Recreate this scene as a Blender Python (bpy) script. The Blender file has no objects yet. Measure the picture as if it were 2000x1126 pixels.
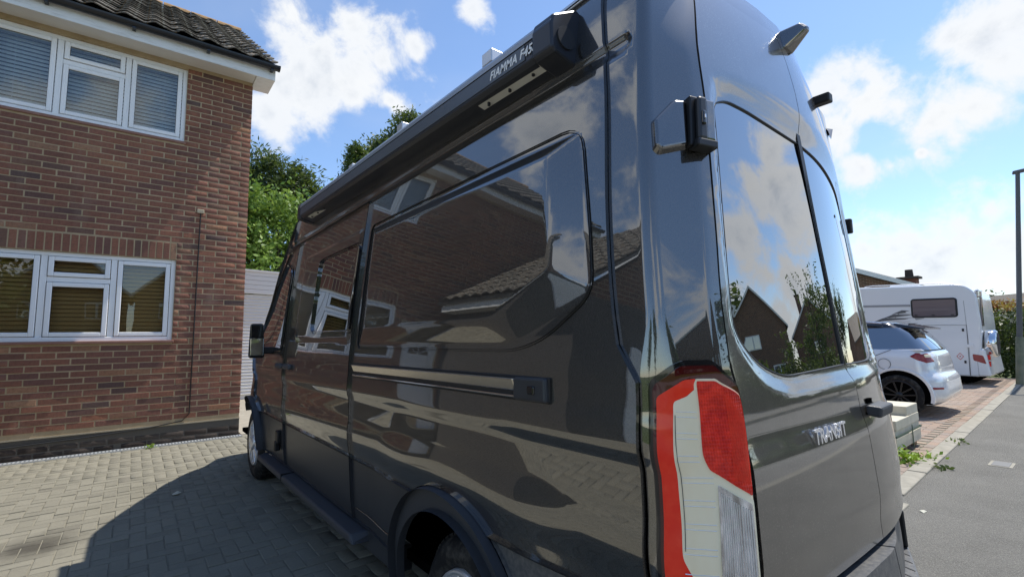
import bpy, bmesh, math, random
import numpy as np
from mathutils import Vector, Matrix
from mathutils.geometry import delaunay_2d_cdt

random.seed(7); RNG = np.random.default_rng(7)
S = bpy.context.scene
COL = S.collection
PI = math.pi

# ---------------------------------------------------------------- camera
CAMPOS = (-1.98, -0.48, 1.30)
CR = ((0.78398157, -0.62051999, -0.01810618),      # camera axes (right, down, forward) in world axes
      (0.05117116, 0.0936634, -0.99428803),
      (0.61867149, 0.77857697, 0.10518311))
cam_d = bpy.data.cameras.new('camera'); cam = bpy.data.objects.new('camera', cam_d); COL.objects.link(cam)
cam_d.sensor_width = 36.0; cam_d.lens = 931.0 / 2000 * 36.0
cam_d.clip_start = 0.02; cam_d.clip_end = 2000
cam.matrix_world = Matrix(((CR[0][0], -CR[1][0], -CR[2][0], CAMPOS[0]),
                           (CR[0][1], -CR[1][1], -CR[2][1], CAMPOS[1]),
                           (CR[0][2], -CR[1][2], -CR[2][2], CAMPOS[2]), (0, 0, 0, 1)))
S.camera = cam

def pixel_of(p):
    q = [sum(CR[i][k] * (p[k] - CAMPOS[k]) for k in range(3)) for i in range(3)]
    if q[2] < 0.05: return None
    return 1000 + 931 * q[0] / q[2], 563 + 931 * q[1] / q[2], q[2]
def in_frame(p, m=60):
    q = pixel_of(p)
    return q is not None and -m < q[0] < 2000 + m and -m < q[1] < 1126 + m

# ---------------------------------------------------------------- view, sun, sky
S.view_settings.view_transform = 'Standard'; S.view_settings.look = 'None'
S.view_settings.exposure = 0.68; S.view_settings.gamma = 1.0
SUNV = Vector((1.27, -0.14, 2.42)).normalized()
sun_d = bpy.data.lights.new('sun', 'SUN'); sun_d.energy = 3.7; sun_d.angle = math.radians(0.53); sun_d.color = (1.0, 0.95, 0.87)
sun = bpy.data.objects.new('sun', sun_d); COL.objects.link(sun)
sun.rotation_euler = SUNV.to_track_quat('Z', 'Y').to_euler(); sun.location = (20, -2, 40)

W_ = bpy.data.worlds.new('World'); S.world = W_; W_.use_nodes = True
W_.cycles.sampling_method = 'MANUAL'; W_.cycles.sample_map_resolution = 512
wn, wl = W_.node_tree.nodes, W_.node_tree.links
wn.clear()
def wnode(t, **kw):
    n = wn.new(t)
    for k, v in kw.items(): setattr(n, k, v)
    return n
def wmath(op, a, b=None, c=None):
    n = wnode('ShaderNodeMath', operation=op)
    for i, v in enumerate((a, b, c)):
        if v is None: continue
        if isinstance(v, (int, float)): n.inputs[i].default_value = v
        else: wl.new(v, n.inputs[i])
    return n.outputs[0]
def wramp(v, lo, hi, a=0.0, b=1.0, smooth=True):
    n = wnode('ShaderNodeMapRange'); n.interpolation_type = 'SMOOTHSTEP' if smooth else 'LINEAR'
    wl.new(v, n.inputs[0])
    for i, x in enumerate((lo, hi, a, b)): n.inputs[1 + i].default_value = x
    return n.outputs[0]
sky = wnode('ShaderNodeTexSky', sky_type='NISHITA', sun_disc=False)
sky.sun_elevation = math.asin(SUNV.z); sky.sun_rotation = math.atan2(SUNV.x, SUNV.y)
sky.air_density = 1.0; sky.dust_density = 0.25; sky.ozone_density = 4.0; sky.altitude = 50
tc = wnode('ShaderNodeTexCoord'); dirv = tc.outputs['Generated']
sep = wnode('ShaderNodeSeparateXYZ'); wl.new(dirv, sep.inputs[0])
# clouds drawn on a plane overhead: direction / (z + .12) so they flatten towards the horizon
zz = wmath('ADD', wmath('MAXIMUM', sep.outputs[2], 0.0), 0.16)
cv = wnode('ShaderNodeVectorMath', operation='DIVIDE'); wl.new(dirv, cv.inputs[0])
cmb = wnode('ShaderNodeCombineXYZ')
for i in range(3): wl.new(zz, cmb.inputs[i])
wl.new(cmb.outputs[0], cv.inputs[1])
def wnoise(vec, scale, detail, rough, dist=0.0):
    n = wnode('ShaderNodeTexNoise'); wl.new(vec, n.inputs['Vector'])
    n.inputs['Scale'].default_value = scale; n.inputs['Detail'].default_value = detail
    n.inputs['Roughness'].default_value = rough; n.inputs['Distortion'].default_value = dist
    return n.outputs[0]
n_big = wnoise(dirv, 8.5, 12, 0.60, 0.25)
n_fine = wnoise(dirv, 26.0, 6, 0.6, 0.2)
n_flat = wnoise(cv.outputs[0], 1.1, 5, 0.55)
fb = wmath('ADD', wmath('MULTIPLY', wmath('SUBTRACT', n_big, 0.5), 3.9), wmath('MULTIPLY', wmath('SUBTRACT', n_fine, 0.5), 0.7))
BLOBS = [(0.183,0.815,0.55,0.03),(0.2,0.831,0.519,0.046),(0.232,0.836,0.496,0.064),(0.289,0.815,0.502,0.07),(0.333,0.792,0.511,0.03),(0.192,0.876,0.443,0.05),(0.174,0.898,0.404,0.046),(0.299,0.84,0.452,0.028),(0.239,0.856,0.459,0.056),(0.384,0.751,0.538,0.018),(0.452,0.665,0.595,0.026),(0.363,0.813,0.455,0.026),
 (0.882,0.25,0.401,0.048),(0.902,0.215,0.375,0.05),(0.924,0.177,0.34,0.052),(0.937,0.138,0.321,0.05),(0.943,0.1,0.319,0.034),(0.908,0.256,0.331,0.038),(0.89,0.202,0.408,0.033),(0.901,0.107,0.421,0.033),(0.908,0.071,0.413,0.043),(0.927,0.062,0.37,0.038),(0.908,0.042,0.418,0.045),
 (0.932,0.238,0.274,0.027),(0.943,0.201,0.265,0.022),(0.947,0.162,0.276,0.009),(0.977,0.135,0.165,0.042),(0.979,0.095,0.180,0.036),(0.967,0.209,0.135,0.045),(0.958,0.249,0.140,0.032),(0.989,0.08,0.12,0.045),(0.983,0.153,0.095,0.05),
 (0.87,-0.285,0.402,0.045),(0.888,-0.315,0.334,0.062),(0.911,-0.307,0.274,0.05),(0.85,-0.45,0.275,0.045),(0.865,-0.45,0.21,0.055),(0.851,-0.494,0.161,0.05),(0.92,-0.353,0.140,0.05),(0.943,-0.317,0.095,0.05),(0.9,-0.422,0.09,0.05),
 (-0.62,0.45,0.62,0.07),(-0.5,0.66,0.55,0.07),(-0.45,0.5,0.72,0.06),(-0.72,0.5,0.36,0.10),(-0.8,0.38,0.30,0.09),(-0.8,-0.45,0.3,0.12),(-0.1,-0.95,0.28,0.12),(-0.55,-0.75,0.36,0.08),(0.5,-0.75,0.4,0.12)]
B = None
for x, y, z, r in BLOBS:
    v = Vector((x, y, z)).normalized()
    d = wnode('ShaderNodeVectorMath', operation='DISTANCE'); wl.new(dirv, d.inputs[0]); d.inputs[1].default_value = v
    b = wmath('MULTIPLY_ADD', d.outputs['Value'], -1.0 / (1.45 * r), 1.12)
    B = b if B is None else wmath('MAXIMUM', B, b)
B = wmath('MAXIMUM', B, -0.85)
low = wramp(sep.outputs[2], 0.02, 0.17, 0.40, 0.0)          # more cloud low down
dens = wmath('ADD', wmath('ADD', B, fb), low)
mask = wramp(dens, 0.0, 0.85)
mask = wmath('MULTIPLY', mask, wramp(sep.outputs[2], -0.02, 0.05))
thin = wmath('MULTIPLY', wramp(n_flat, 0.5, 0.85), 0.16)
mask = wmath('MINIMUM', wmath('ADD', wmath('MULTIPLY', mask, 0.93), thin), 1.0)
shade = wramp(wmath('ADD', dens, wmath('MULTIPLY', wmath('SUBTRACT', n_fine, 0.5), 0.6)), 0.85, 2.2)
ccol = wnode('ShaderNodeMix', data_type='RGBA'); wl.new(shade, ccol.inputs[0])
CLOUD_LIT, CLOUD_DIM = (4.55, 4.66, 4.78, 1), (3.2, 3.45, 3.8, 1)
ccol.inputs[6].default_value = CLOUD_LIT; ccol.inputs[7].default_value = CLOUD_DIM
mx = wnode('ShaderNodeMix', data_type='RGBA'); wl.new(mask, mx.inputs[0]); wl.new(sky.outputs[0], mx.inputs[6]); wl.new(ccol.outputs[2], mx.inputs[7])
bg = wnode('ShaderNodeBackground'); bg.inputs[1].default_value = 0.13
wl.new(mx.outputs[2], bg.inputs[0])
wo = wnode('ShaderNodeOutputWorld'); wl.new(bg.outputs[0], wo.inputs[0])
S.cycles.max_bounces = 8; S.cycles.transparent_max_bounces = 12; S.cycles.glossy_bounces = 5
try: S.cycles.use_denoising = True
except Exception: pass

# ---------------------------------------------------------------- helpers: materials
def material(name, base=(.5, .5, .5), rough=.6, metal=0.0, spec=.5, coat=0.0, coat_ior=1.5, coat_rough=.02):
    m = bpy.data.materials.new(name); m.use_nodes = True
    p = m.node_tree.nodes['Principled BSDF']
    p.inputs['Base Color'].default_value = (*base, 1); p.inputs['Roughness'].default_value = rough
    p.inputs['Metallic'].default_value = metal; p.inputs['Specular IOR Level'].default_value = spec
    p.inputs['Coat Weight'].default_value = coat; p.inputs['Coat IOR'].default_value = coat_ior; p.inputs['Coat Roughness'].default_value = coat_rough
    return m
class NT:
    """small node-building helper on a material"""
    def __init__(s, m): s.m, s.t = m, m.node_tree; s.p = s.t.nodes.get('Principled BSDF')
    def n(s, t, **kw):
        n = s.t.nodes.new(t)
        for k, v in kw.items(): setattr(n, k, v)
        return n
    def link(s, a, b): s.t.links.new(a, b)
    def val(s, sock, v):
        if isinstance(v, (int, float, tuple)): sock.default_value = v
        else: s.link(v, sock)
    def coord(s, kind='Object'): return s.n('ShaderNodeTexCoord').outputs[kind]
    def mapping(s, vec, scale=(1, 1, 1), rot=(0, 0, 0), loc=(0, 0, 0)):
        n = s.n('ShaderNodeMapping'); s.link(vec, n.inputs[0]); n.inputs[1].default_value = loc; n.inputs[2].default_value = rot; n.inputs[3].default_value = scale
        return n.outputs[0]
    def noise(s, vec, scale=5, detail=4, rough=.55, dist=0):
        n = s.n('ShaderNodeTexNoise'); s.link(vec, n.inputs['Vector']); n.inputs['Scale'].default_value = scale
        n.inputs['Detail'].default_value = detail; n.inputs['Roughness'].default_value = rough; n.inputs['Distortion'].default_value = dist
        return n.outputs[0]
    def vor(s, vec, scale=5, feature='F1', out='Distance'):
        n = s.n('ShaderNodeTexVoronoi', feature=feature); s.link(vec, n.inputs['Vector']); n.inputs['Scale'].default_value = scale
        return n.outputs[out]
    def ramp(s, v, stops):
        n = s.n('ShaderNodeValToRGB'); s.link(v, n.inputs[0]); e = n.color_ramp.elements
        while len(e) < len(stops): e.new(.5)
        for el, (p, c) in zip(e, stops): el.position = p; el.color = (*c, 1) if len(c) == 3 else c
        return n.outputs[0]
    def mr(s, v, lo, hi, a=0., b=1.):
        n = s.n('ShaderNodeMapRange'); s.link(v, n.inputs[0])
        for i, x in enumerate((lo, hi, a, b)): n.inputs[1 + i].default_value = x
        return n.outputs[0]
    def math(s, op, a, b=0.):
        n = s.n('ShaderNodeMath', operation=op); s.val(n.inputs[0], a); s.val(n.inputs[1], b); return n.outputs[0]
    def mix(s, f, a, b, blend='MIX'):
        n = s.n('ShaderNodeMix', data_type='RGBA', blend_type=blend); s.val(n.inputs[0], f)
        for i, c in ((6, a), (7, b)):
            if isinstance(c, tuple): n.inputs[i].default_value = (*c, 1) if len(c) == 3 else c
            else: s.link(c, n.inputs[i])
        return n.outputs[2]
    def rnd(s):
        """one random number per object and per loose piece"""
        a = s.n('ShaderNodeObjectInfo').outputs['Random']; g = s.n('ShaderNodeNewGeometry').outputs['Random Per Island']
        return s.math('FRACT', s.math('ADD', a, g))
    def bump(s, h, strength=.3, dist=.01):
        n = s.n('ShaderNodeBump'); n.inputs['Strength'].default_value = strength; n.inputs['Distance'].default_value = dist
        s.link(h, n.inputs['Height']); s.link(n.outputs[0], s.p.inputs['Normal']); return n
    def base(s, c): s.link(c, s.p.inputs['Base Color'])
    def rough(s, r): s.link(r, s.p.inputs['Roughness'])

M = {}
# van paint: dark grey metallic under clear coat
def paint_mat(name, dust):
    m = material(name, (.060, .056, .051), .30, .6, .5, 1.0, 2.4, .010); t = NT(m); P = t.coord()
    fl = t.vor(P, 900, 'F1', 'Color')
    f2 = t.n('ShaderNodeSeparateColor'); t.link(fl, f2.inputs[0])
    c = t.mix(f2.outputs[0], (.034, .032, .029), (.062, .058, .052))
    if dust:
        d = t.math('MULTIPLY', t.mr(t.noise(P, 230, 3, .75), .55, .68), t.mr(t.noise(P, 3, 3), .3, .75))
        film = t.mr(t.noise(t.mapping(P, (6, 6, 1.2)), 2.2, 5, .6), .35, .8, .02, .14)
        d2 = t.math('MAXIMUM', t.math('MULTIPLY', d, dust), t.math('MULTIPLY', film, dust))
        c = t.mix(d2, c, (.30, .28, .23))
        t.link(t.mr(d2, 0, .6, .015, .25), t.p.inputs['Coat Roughness'])
        t.link(t.mr(d2, 0, .7, .55, .1), t.p.inputs['Metallic'])
    t.base(c)
    return m
M['paint'] = paint_mat('van_paint', 0.05)
M['paint_dusty'] = paint_mat('van_paint_dusty', 0.75)
M['satin'] = material('satin_cladding', (.030, .032, .036), .38, 0, .5)
M['clad'] = material('grained_plastic', (.042, .045, .052), .55, 0, .45)
t = NT(M['clad']); t.bump(t.noise(t.coord(), 500, 3), .15, .002)
M['black'] = material('black_rubber', (.006, .006, .007), .5)
M['blackgloss'] = material('black_gloss', (.008, .008, .010), .12, 0, .5, .6)
M['bumper'] = material('bumper_plastic', (.085, .088, .092), .45, 0, .45)
t = NT(M['bumper']); P = t.coord(); t.base(t.mix(t.mr(t.noise(P, 60, 4, .7), .4, .75), (.075, .078, .082), (.16, .155, .145))); t.bump(t.noise(P, 400, 3), .15, .002)
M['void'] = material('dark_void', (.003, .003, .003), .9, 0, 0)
M['privacy'] = material('privacy_glass', (.006, .007, .008), .0, 0, .5, 1.0, 3.8, .0)
M['chrome'] = material('chrome', (.72, .73, .75), .08, 1.0)
M['badge'] = material('bright_badge', (.80, .81, .84), .22, .8)
M['alu'] = material('brushed_aluminium', (.62, .58, .52), .24, 1.0)
M['silver'] = material('silver_plastic', (.66, .67, .69), .32, .6)
M['white_print'] = material('white_print', (.62, .63, .65), .5)
M['awning_case'] = material('awning_anthracite', (.030, .033, .042), .34, .2, .5)
M['awning_top'] = material('awning_grey_top', (.30, .33, .38), .32, .35, .5)
M['awning_front'] = material('awning_front_board', (.10, .115, .14), .36, .2, .5)
M['bracket'] = material('bare_bracket', (.72, .69, .60), .4, .2)
M['tyre'] = material('tyre_rubber', (.012, .012, .013), .75, 0, .3)
t = NT(M['tyre']); P = t.coord(); t.base(t.mix(t.mr(t.noise(P, 14, 6, .65), .48, .72), (.011, .011, .012), (.085, .078, .068)))
M['red_lens'] = material('red_lens', (.7, .02, .01), .2, 0, .3, .35, 1.5, .02)
t = NT(M['red_lens']); P = t.coord(); w = t.n('ShaderNodeTexWave'); w.wave_type = 'BANDS'; w.bands_direction = 'Z'; t.link(P, w.inputs[0]); w.inputs['Scale'].default_value = 38; w.inputs['Distortion'].default_value = .6
t.base(t.mix(t.mr(t.noise(P, 45, 3, .6), .35, .7), (.62, .008, .004), (1.0, .035, .015)))
w2 = t.n('ShaderNodeTexWave'); w2.bands_direction = 'X'; t.link(P, w2.inputs[0]); w2.inputs['Scale'].default_value = 60; t.bump(t.math('ADD', w.outputs[1], w2.outputs[1]), .35, .002)
M['red_bright'] = material('red_reflector', (.86, .035, .018), .2, 0, .3, .35, 1.5, .02)
t = NT(M['red_bright']); t.base(t.mix(t.mr(t.noise(t.coord(), 30, 3), .4, .7), (.95, .030, .012), (1.0, .055, .022)))
M['dark_red'] = material('dark_red_rim', (.07, .004, .005), .08, 0, .5, 1.0)
M['cream_lens'] = material('frosted_lens', (.72, .66, .50), .3, 0, .3, .25, 1.5, .03)
t = NT(M['cream_lens']); t.base(t.mix(t.mr(t.noise(t.mapping(t.coord(), (4, 4, 1.5)), 4, 3), .3, .75), (.93, .80, .55), (.98, .88, .64)))
M['clear_lens'] = material('clear_lens', (.42, .42, .44), .12, .75, .5, 1.0)
t = NT(M['clear_lens']); P = t.coord(); t.base(t.mix(t.mr(t.noise(t.mapping(P, (40, 40, 9)), 1.3, 4, .65), .38, .66), (.34, .33, .33), (.85, .87, .92)))
M['lens_line'] = material('lens_rib', (.86, .88, .92), .15, .4)
# masonry
def brick_mat(name, dark=False):
    m = material(name, rough=.88, spec=.25); t = NT(m); r = t.rnd(); P = t.coord('Object')
    if dark: stops = [(0, (.035, .028, .024)), (.5, (.055, .045, .038)), (1, (.08, .066, .055))]
    else: stops = [(0, (.19, .092, .066)), (.18, (.32, .138, .086)), (.38, (.26, .114, .076)), (.55, (.36, .155, .092)), (.68, (.20, .100, .078)), (.82, (.31, .132, .088)), (.91, (.125, .082, .072)), (.96, (.40, .20, .11)), (1, (.43, .25, .15))]
    c = t.ramp(r, stops)
    n1 = t.noise(P, 38, 5, .7); n2 = t.noise(P, 9, 4, .6); n3 = t.noise(P, 150, 3, .7)
    c = t.mix(t.mr(n1, .36, .72, 0, .5), c, (.065, .036, .03)) if not dark else c
    c = t.mix(t.mr(n3, .58, .78, 0, .55), c, (.36, .24, .17) if not dark else (.16, .15, .13))
    c = t.mix(t.mr(n2, .60, .82, 0, .35), c, (.33, .22, .15) if not dark else (.2, .19, .16))
    G = t.n('ShaderNodeNewGeometry').outputs['Position']; c = t.mix(t.mr(t.noise(G, 1.1, 5, .65), .45, .75, 0, .42), c, (.07, .045, .04)); c = t.mix(t.mr(t.noise(t.mapping(G, (2.2, 2.2, .7)), 1.6, 5, .7), .55, .78, 0, .30), c, (.36, .27, .20))
    t.base(c); t.bump(t.math('ADD', n1, t.math('MULTIPLY', n3, .5)), .6, .008)
    return m
M['brick'] = brick_mat('multi_red_brick')
M['brick_dark'] = brick_mat('stained_brick', True)
M['brick_far'] = material('distant_brick', rough=.9, spec=.2); t = NT(M['brick_far']); P = t.coord(); sx_ = t.n('ShaderNodeSeparateXYZ'); t.link(P, sx_.inputs[0]); cx_ = t.n('ShaderNodeCombineXYZ')
t.link(t.math('ADD', sx_.outputs[0], sx_.outputs[1]), cx_.inputs[0]); t.link(sx_.outputs[2], cx_.inputs[1])
bt_ = t.n('ShaderNodeTexBrick'); t.link(cx_.outputs[0], bt_.inputs['Vector']); bt_.inputs['Scale'].default_value = 1.0; bt_.inputs['Brick Width'].default_value = .225; bt_.inputs['Row Height'].default_value = .075; bt_.inputs['Mortar Size'].default_value = .006
bt_.inputs['Color1'].default_value = (.19, .092, .062, 1); bt_.inputs['Color2'].default_value = (.10, .058, .046, 1); bt_.inputs['Mortar'].default_value = (.42, .35, .25, 1); t.base(t.mix(t.mr(t.noise(P, 5, 4), .35, .7, 0, .35), bt_.outputs[0], (.26, .14, .085)))
M['mortar'] = material('mortar', rough=.95, spec=.1); t = NT(M['mortar']); P = t.coord()
t.base(t.mix(t.mr(t.noise(P, 4, 6, .7), .3, .75), (.37, .28, .165), (.52, .405, .26))); t.bump(t.noise(P, 160, 4), .4, .004)
M['mortar_pale'] = material('pale_mortar', (.42, .36, .25), .95)
M['mortar_dark'] = material('stained_mortar', (.10, .09, .075), .95)
M['upvc'] = material('white_upvc', (.86, .86, .85), .28, 0, .5)
t = NT(M['upvc']); P = t.coord(); t.base(t.mix(t.mr(t.noise(P, 3, 5, .65), .45, .8), (.88, .88, .86), (.80, .80, .77)))
M['gasket'] = material('window_gasket', (.02, .02, .02), .6)
M['soffit'] = material('soffit_board', (.72, .70, .64), .45)
M['fascia'] = material('fascia_board', (.78, .78, .75), .35)
t = NT(M['fascia']); P = t.coord(); t.base(t.mix(t.mr(t.noise(t.mapping(P, (2, 2, 14)), 3, 4), .5, .8), (.80, .80, .77), (.60, .59, .54)))
M['gutter'] = material('black_gutter', (.012, .014, .018), .3)
M['sill_tile'] = material('sill_tile', rough=.8); t = NT(M['sill_tile']); t.base(t.mix(t.noise(t.coord(), 14, 5), (.20, .085, .06), (.33, .19, .14)))
M['roof_tile'] = material('concrete_roof_tile', rough=.92, spec=.2); t = NT(M['roof_tile']); r = t.rnd(); P = t.coord('Object')
c = t.ramp(r, [(0, (.075, .066, .056)), (.5, (.105, .092, .078)), (1, (.145, .124, .102))])
c = t.mix(t.mr(t.noise(P, 22, 5, .7), .48, .68), c, (.34, .33, .28)); c = t.mix(t.mr(t.noise(P, 30, 5, .7, .5), .58, .70), c, (.36, .20, .06))
t.base(c); t.bump(t.noise(P, 90, 4), .5, .006)
M['ridge_tile'] = material('ridge_tile', rough=.9); t = NT(M['ridge_tile']); t.base(t.ramp(t.noise(t.coord(), 16, 6, .7), [(.3, (.16, .10, .06)), (.55, (.34, .20, .08)), (.8, (.30, .28, .22))]))
M['blind_white'] = material('white_blind', (.88, .90, .92), .5)
M['blind_wood'] = material('wood_blind', (.20, .115, .042), .4); t = NT(M['blind_wood']); t.base(t.mix(t.noise(t.mapping(t.coord(), (1, 1, 60)), 6, 4), (.58, .34, .11), (.82, .52, .20)))
def glass_mat(name, tint=(1, 1, 1), ior=1.5, boost=1.0):
    m = bpy.data.materials.new(name); m.use_nodes = True; t = NT(m); t.t.nodes.clear()
    tr = t.n('ShaderNodeBsdfTransparent'); tr.inputs[0].default_value = (*tint, 1)
    gl = t.n('ShaderNodeBsdfGlossy'); gl.inputs['Roughness'].default_value = 0.0
    fr = t.n('ShaderNodeFresnel'); fr.inputs[0].default_value = ior
    f = t.math('MULTIPLY', fr.outputs[0], boost)
    n = t.n('ShaderNodeTexNoise'); n.inputs['Scale'].default_value = 1.2; t.link(t.coord(), n.inputs['Vector'])
    b = t.n('ShaderNodeBump'); b.inputs['Strength'].default_value = .06; b.inputs['Distance'].default_value = .02; t.link(n.outputs[0], b.inputs['Height']); t.link(b.outputs[0], gl.inputs['Normal'])
    mxs = t.n('ShaderNodeMixShader'); t.link(f, mxs.inputs[0]); t.link(tr.outputs[0], mxs.inputs[1]); t.link(gl.outputs[0], mxs.inputs[2])
    o = t.n('ShaderNodeOutputMaterial'); t.link(mxs.outputs[0], o.inputs[0]); return m
M['pane'] = glass_mat('double_glazing', (.90, .92, .91), 1.5, 1.7)
M['carglass'] = glass_mat('tinted_car_glass', (.28, .33, .33), 1.5, 2.0)
# ground
def asphalt(name, lo, hi):
    m = material(name, rough=.9, spec=.25); t = NT(m); P = t.coord()
    n1 = t.vor(P, 85, 'F1'); n2 = t.noise(P, 1.3, 6, .65); n3 = t.noise(P, 320, 3, .7)
    c = t.mix(t.mr(n3, .3, .72), lo, hi); c = t.mix(t.mr(n2, .35, .75, 0, .45), c, tuple(x * 1.25 for x in hi))
    c = t.mix(t.mr(n1, .0, .42, .55, 0), c, (.42, .40, .34)); t.base(c); t.bump(t.math('ADD', n1, n3), .9, .008)
    return m
M['asphalt'] = asphalt('asphalt', (.075, .072, .064), (.215, .207, .183))
M['asphalt_old'] = asphalt('worn_asphalt', (.15, .147, .138), (.30, .292, .268))
def block_mat(name, stops, stain, spot=None):
    m = material(name, rough=.9, spec=.2); t = NT(m); r = t.rnd(); P = t.coord('Object'); G = t.n('ShaderNodeNewGeometry').outputs['Position']
    c = t.ramp(r, stops); n = t.noise(G, 55, 5, .7); n2 = t.noise(G, .9, 5, .6); n3 = t.noise(G, 240, 3, .7)
    c = t.mix(t.mr(n, .42, .72, 0, .4), c, stain); c = t.mix(t.mr(n2, .35, .7, 0, .35), c, tuple(x * 1.2 for x in stain)); c = t.mix(t.mr(n3, .3, .6, .35, 0), c, (.07, .066, .058))
    if spot:
        dv_ = t.n('ShaderNodeVectorMath', operation='DISTANCE'); t.link(G, dv_.inputs[0]); dv_.inputs[1].default_value = spot; c = t.mix(t.mr(t.math('ADD', dv_.outputs['Value'], t.math('MULTIPLY', t.noise(G, 7, 4), .35)), .22, .48, .75, 0), c, (.035, .030, .025))
    t.base(c); t.bump(t.math('ADD', n, n3), .55, .005); return m
M['block_grey'] = block_mat('grey_block_paving', [(0, (.185, .174, .136)), (.4, (.208, .195, .152)), (.9, (.230, .216, .170)), (1, (.150, .140, .112))], (.265, .247, .192), (-2.42, 4.12, 0))
M['block_pink'] = block_mat('pink_block_paving', [(0, (.27, .18, .135)), (.3, (.33, .22, .165)), (.6, (.24, .20, .175)), (.8, (.36, .26, .19)), (1, (.22, .19, .18))], (.38, .32, .25))
M['joint'] = material('sanded_joint', rough=.95, spec=.1); t = NT(M['joint']); P = t.coord(); t.base(t.mix(t.noise(P, 3, 6, .7), (.185, .174, .136), (.25, .232, .18)))
M['concrete'] = material('pale_concrete', rough=.9, spec=.2); t = NT(M['concrete']); P = t.coord(); t.base(t.mix(t.mr(t.noise(P, 9, 6, .7), .3, .75), (.24, .225, .185), (.36, .335, .275))); t.bump(t.noise(P, 120, 4), .3, .004)
M['slab'] = material('buff_concrete_slab', rough=.9, spec=.2); t = NT(M['slab']); P = t.coord(); t.base(t.mix(t.mr(t.noise(P, 7, 6, .7), .3, .75), (.50, .46, .36), (.64, .59, .47))); t.bump(t.noise(P, 150, 4), .3, .004)
M['grass'] = material('lawn', rough=.95, spec=.1); t = NT(M['grass']); P = t.coord(); t.base(t.mix(t.noise(P, 20, 6, .7), (.045, .07, .018), (.10, .125, .035)))
M['earth'] = material('far_ground', rough=.95, spec=.1); t = NT(M['earth']); P = t.coord(); t.base(t.mix(t.noise(P, .2, 6, .7), (.05, .075, .025), (.11, .12, .055)))
def leaf_mat(name, a, b, c3=None):
    m = bpy.data.materials.new(name); m.use_nodes = True; t = NT(m); p = t.p; r = t.rnd()
    c = t.ramp(r, [(0, a), (.6, b), (1, c3 or b)])
    t.base(c); p.inputs['Roughness'].default_value = .5; p.inputs['Specular IOR Level'].default_value = .35
    tl = t.n('ShaderNodeBsdfTranslucent'); t.link(t.mix(.4, c, (.25, .34, .04)), tl.inputs[0])
    ms = t.n('ShaderNodeMixShader'); ms.inputs[0].default_value = .3; t.link(p.outputs[0], ms.inputs[1]); t.link(tl.outputs[0], ms.inputs[2])
    t.link(ms.outputs[0], t.t.nodes['Material Output'].inputs[0]); return m
M['leaf_bright'] = leaf_mat('bright_leaves', (.09, .17, .024), (.18, .29, .05), (.27, .37, .09))
M['leaf_pine'] = leaf_mat('pine_needles', (.03, .055, .018), (.06, .095, .03), (.09, .12, .04))
M['leaf_conifer'] = leaf_mat('conifer_sprays', (.045, .085, .02), (.085, .13, .03), (.12, .15, .04))
M['leaf_birch'] = leaf_mat('birch_leaves', (.045, .075, .02), (.08, .12, .03), (.11, .14, .05))
M['leaf_dark'] = leaf_mat('dark_hedge_leaves', (.018, .034, .012), (.034, .06, .018), (.055, .085, .03))
M['leaf_red'] = leaf_mat('red_leaf_tips', (.30, .07, .03), (.36, .17, .05), (.30, .30, .08))
M['leaf_white'] = leaf_mat('white_flowers', (.5, .5, .42), (.6, .6, .52), (.65, .62, .5))
M['leaf_weed'] = leaf_mat('weed_leaves', (.13, .24, .02), (.22, .36, .03), (.30, .40, .08))
M['bark'] = material('bark', rough=.95); t = NT(M['bark']); t.base(t.mix(t.noise(t.mapping(t.coord(), (8, 8, 1.5)), 4, 5), (.05, .038, .028), (.13, .105, .08)))
M['timber'] = material('pallet_timber', (.24, .155, .08), .8)
M['strap'] = material('green_strap', (.01, .06, .035), .4)
# vehicles on the right
M['white_car'] = material('silver_white_paint', (.78, .81, .85), .25, .1, .5, 1.0, 1.5, .02)
M['white_mh'] = material('white_gelcoat', (.74, .76, .78), .25, 0, .5, .5)
M['grey_print'] = material('grey_decal', (.10, .105, .11), .4)
M['mid_print'] = material('mid_grey_decal', (.28, .29, .30), .4)
M['red_print'] = material('red_decal', (.55, .05, .03), .4)
M['mh_glass'] = material('acrylic_window', (.16, .13, .14), .08, 0, .5, .8)
M['alloy'] = material('dark_alloy', (.035, .036, .038), .3, .7)
M['car_red'] = material('car_lamp_red', (.26, .008, .009), .12, 0, .4, .5)
M['steel_green'] = material('green_painted_steel', rough=.6); t = NT(M['steel_green']); t.base(t.mix(t.mr(t.noise(t.coord(), 8, 5), .4, .8), (.13, .155, .11), (.24, .24, .18)))
M['lamp_grey'] = material('lamp_column_grey', (.10, .105, .11), .5, .2)
M['garage_white'] = material('white_garage_panel', (.74, .75, .74), .45); 
M['iron'] = material('cast_iron', (.16, .16, .155), .7, .4)
M['white_metal'] = material('galvanised_grate', (.55, .57, .58), .4, .5)
M['cable'] = material('black_cable', (.012, .012, .012), .5)
M['dark_wall'] = material('dark_garage_wall', (.075, .068, .062), .8)  # even dark grey, set to tone down the garage wall's mirror image
M['text_white'] = material('white_lettering', (.9, .9, .9), .5)
M['orange'] = material('terracotta_paint', (.40, .10, .04), .7)

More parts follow.
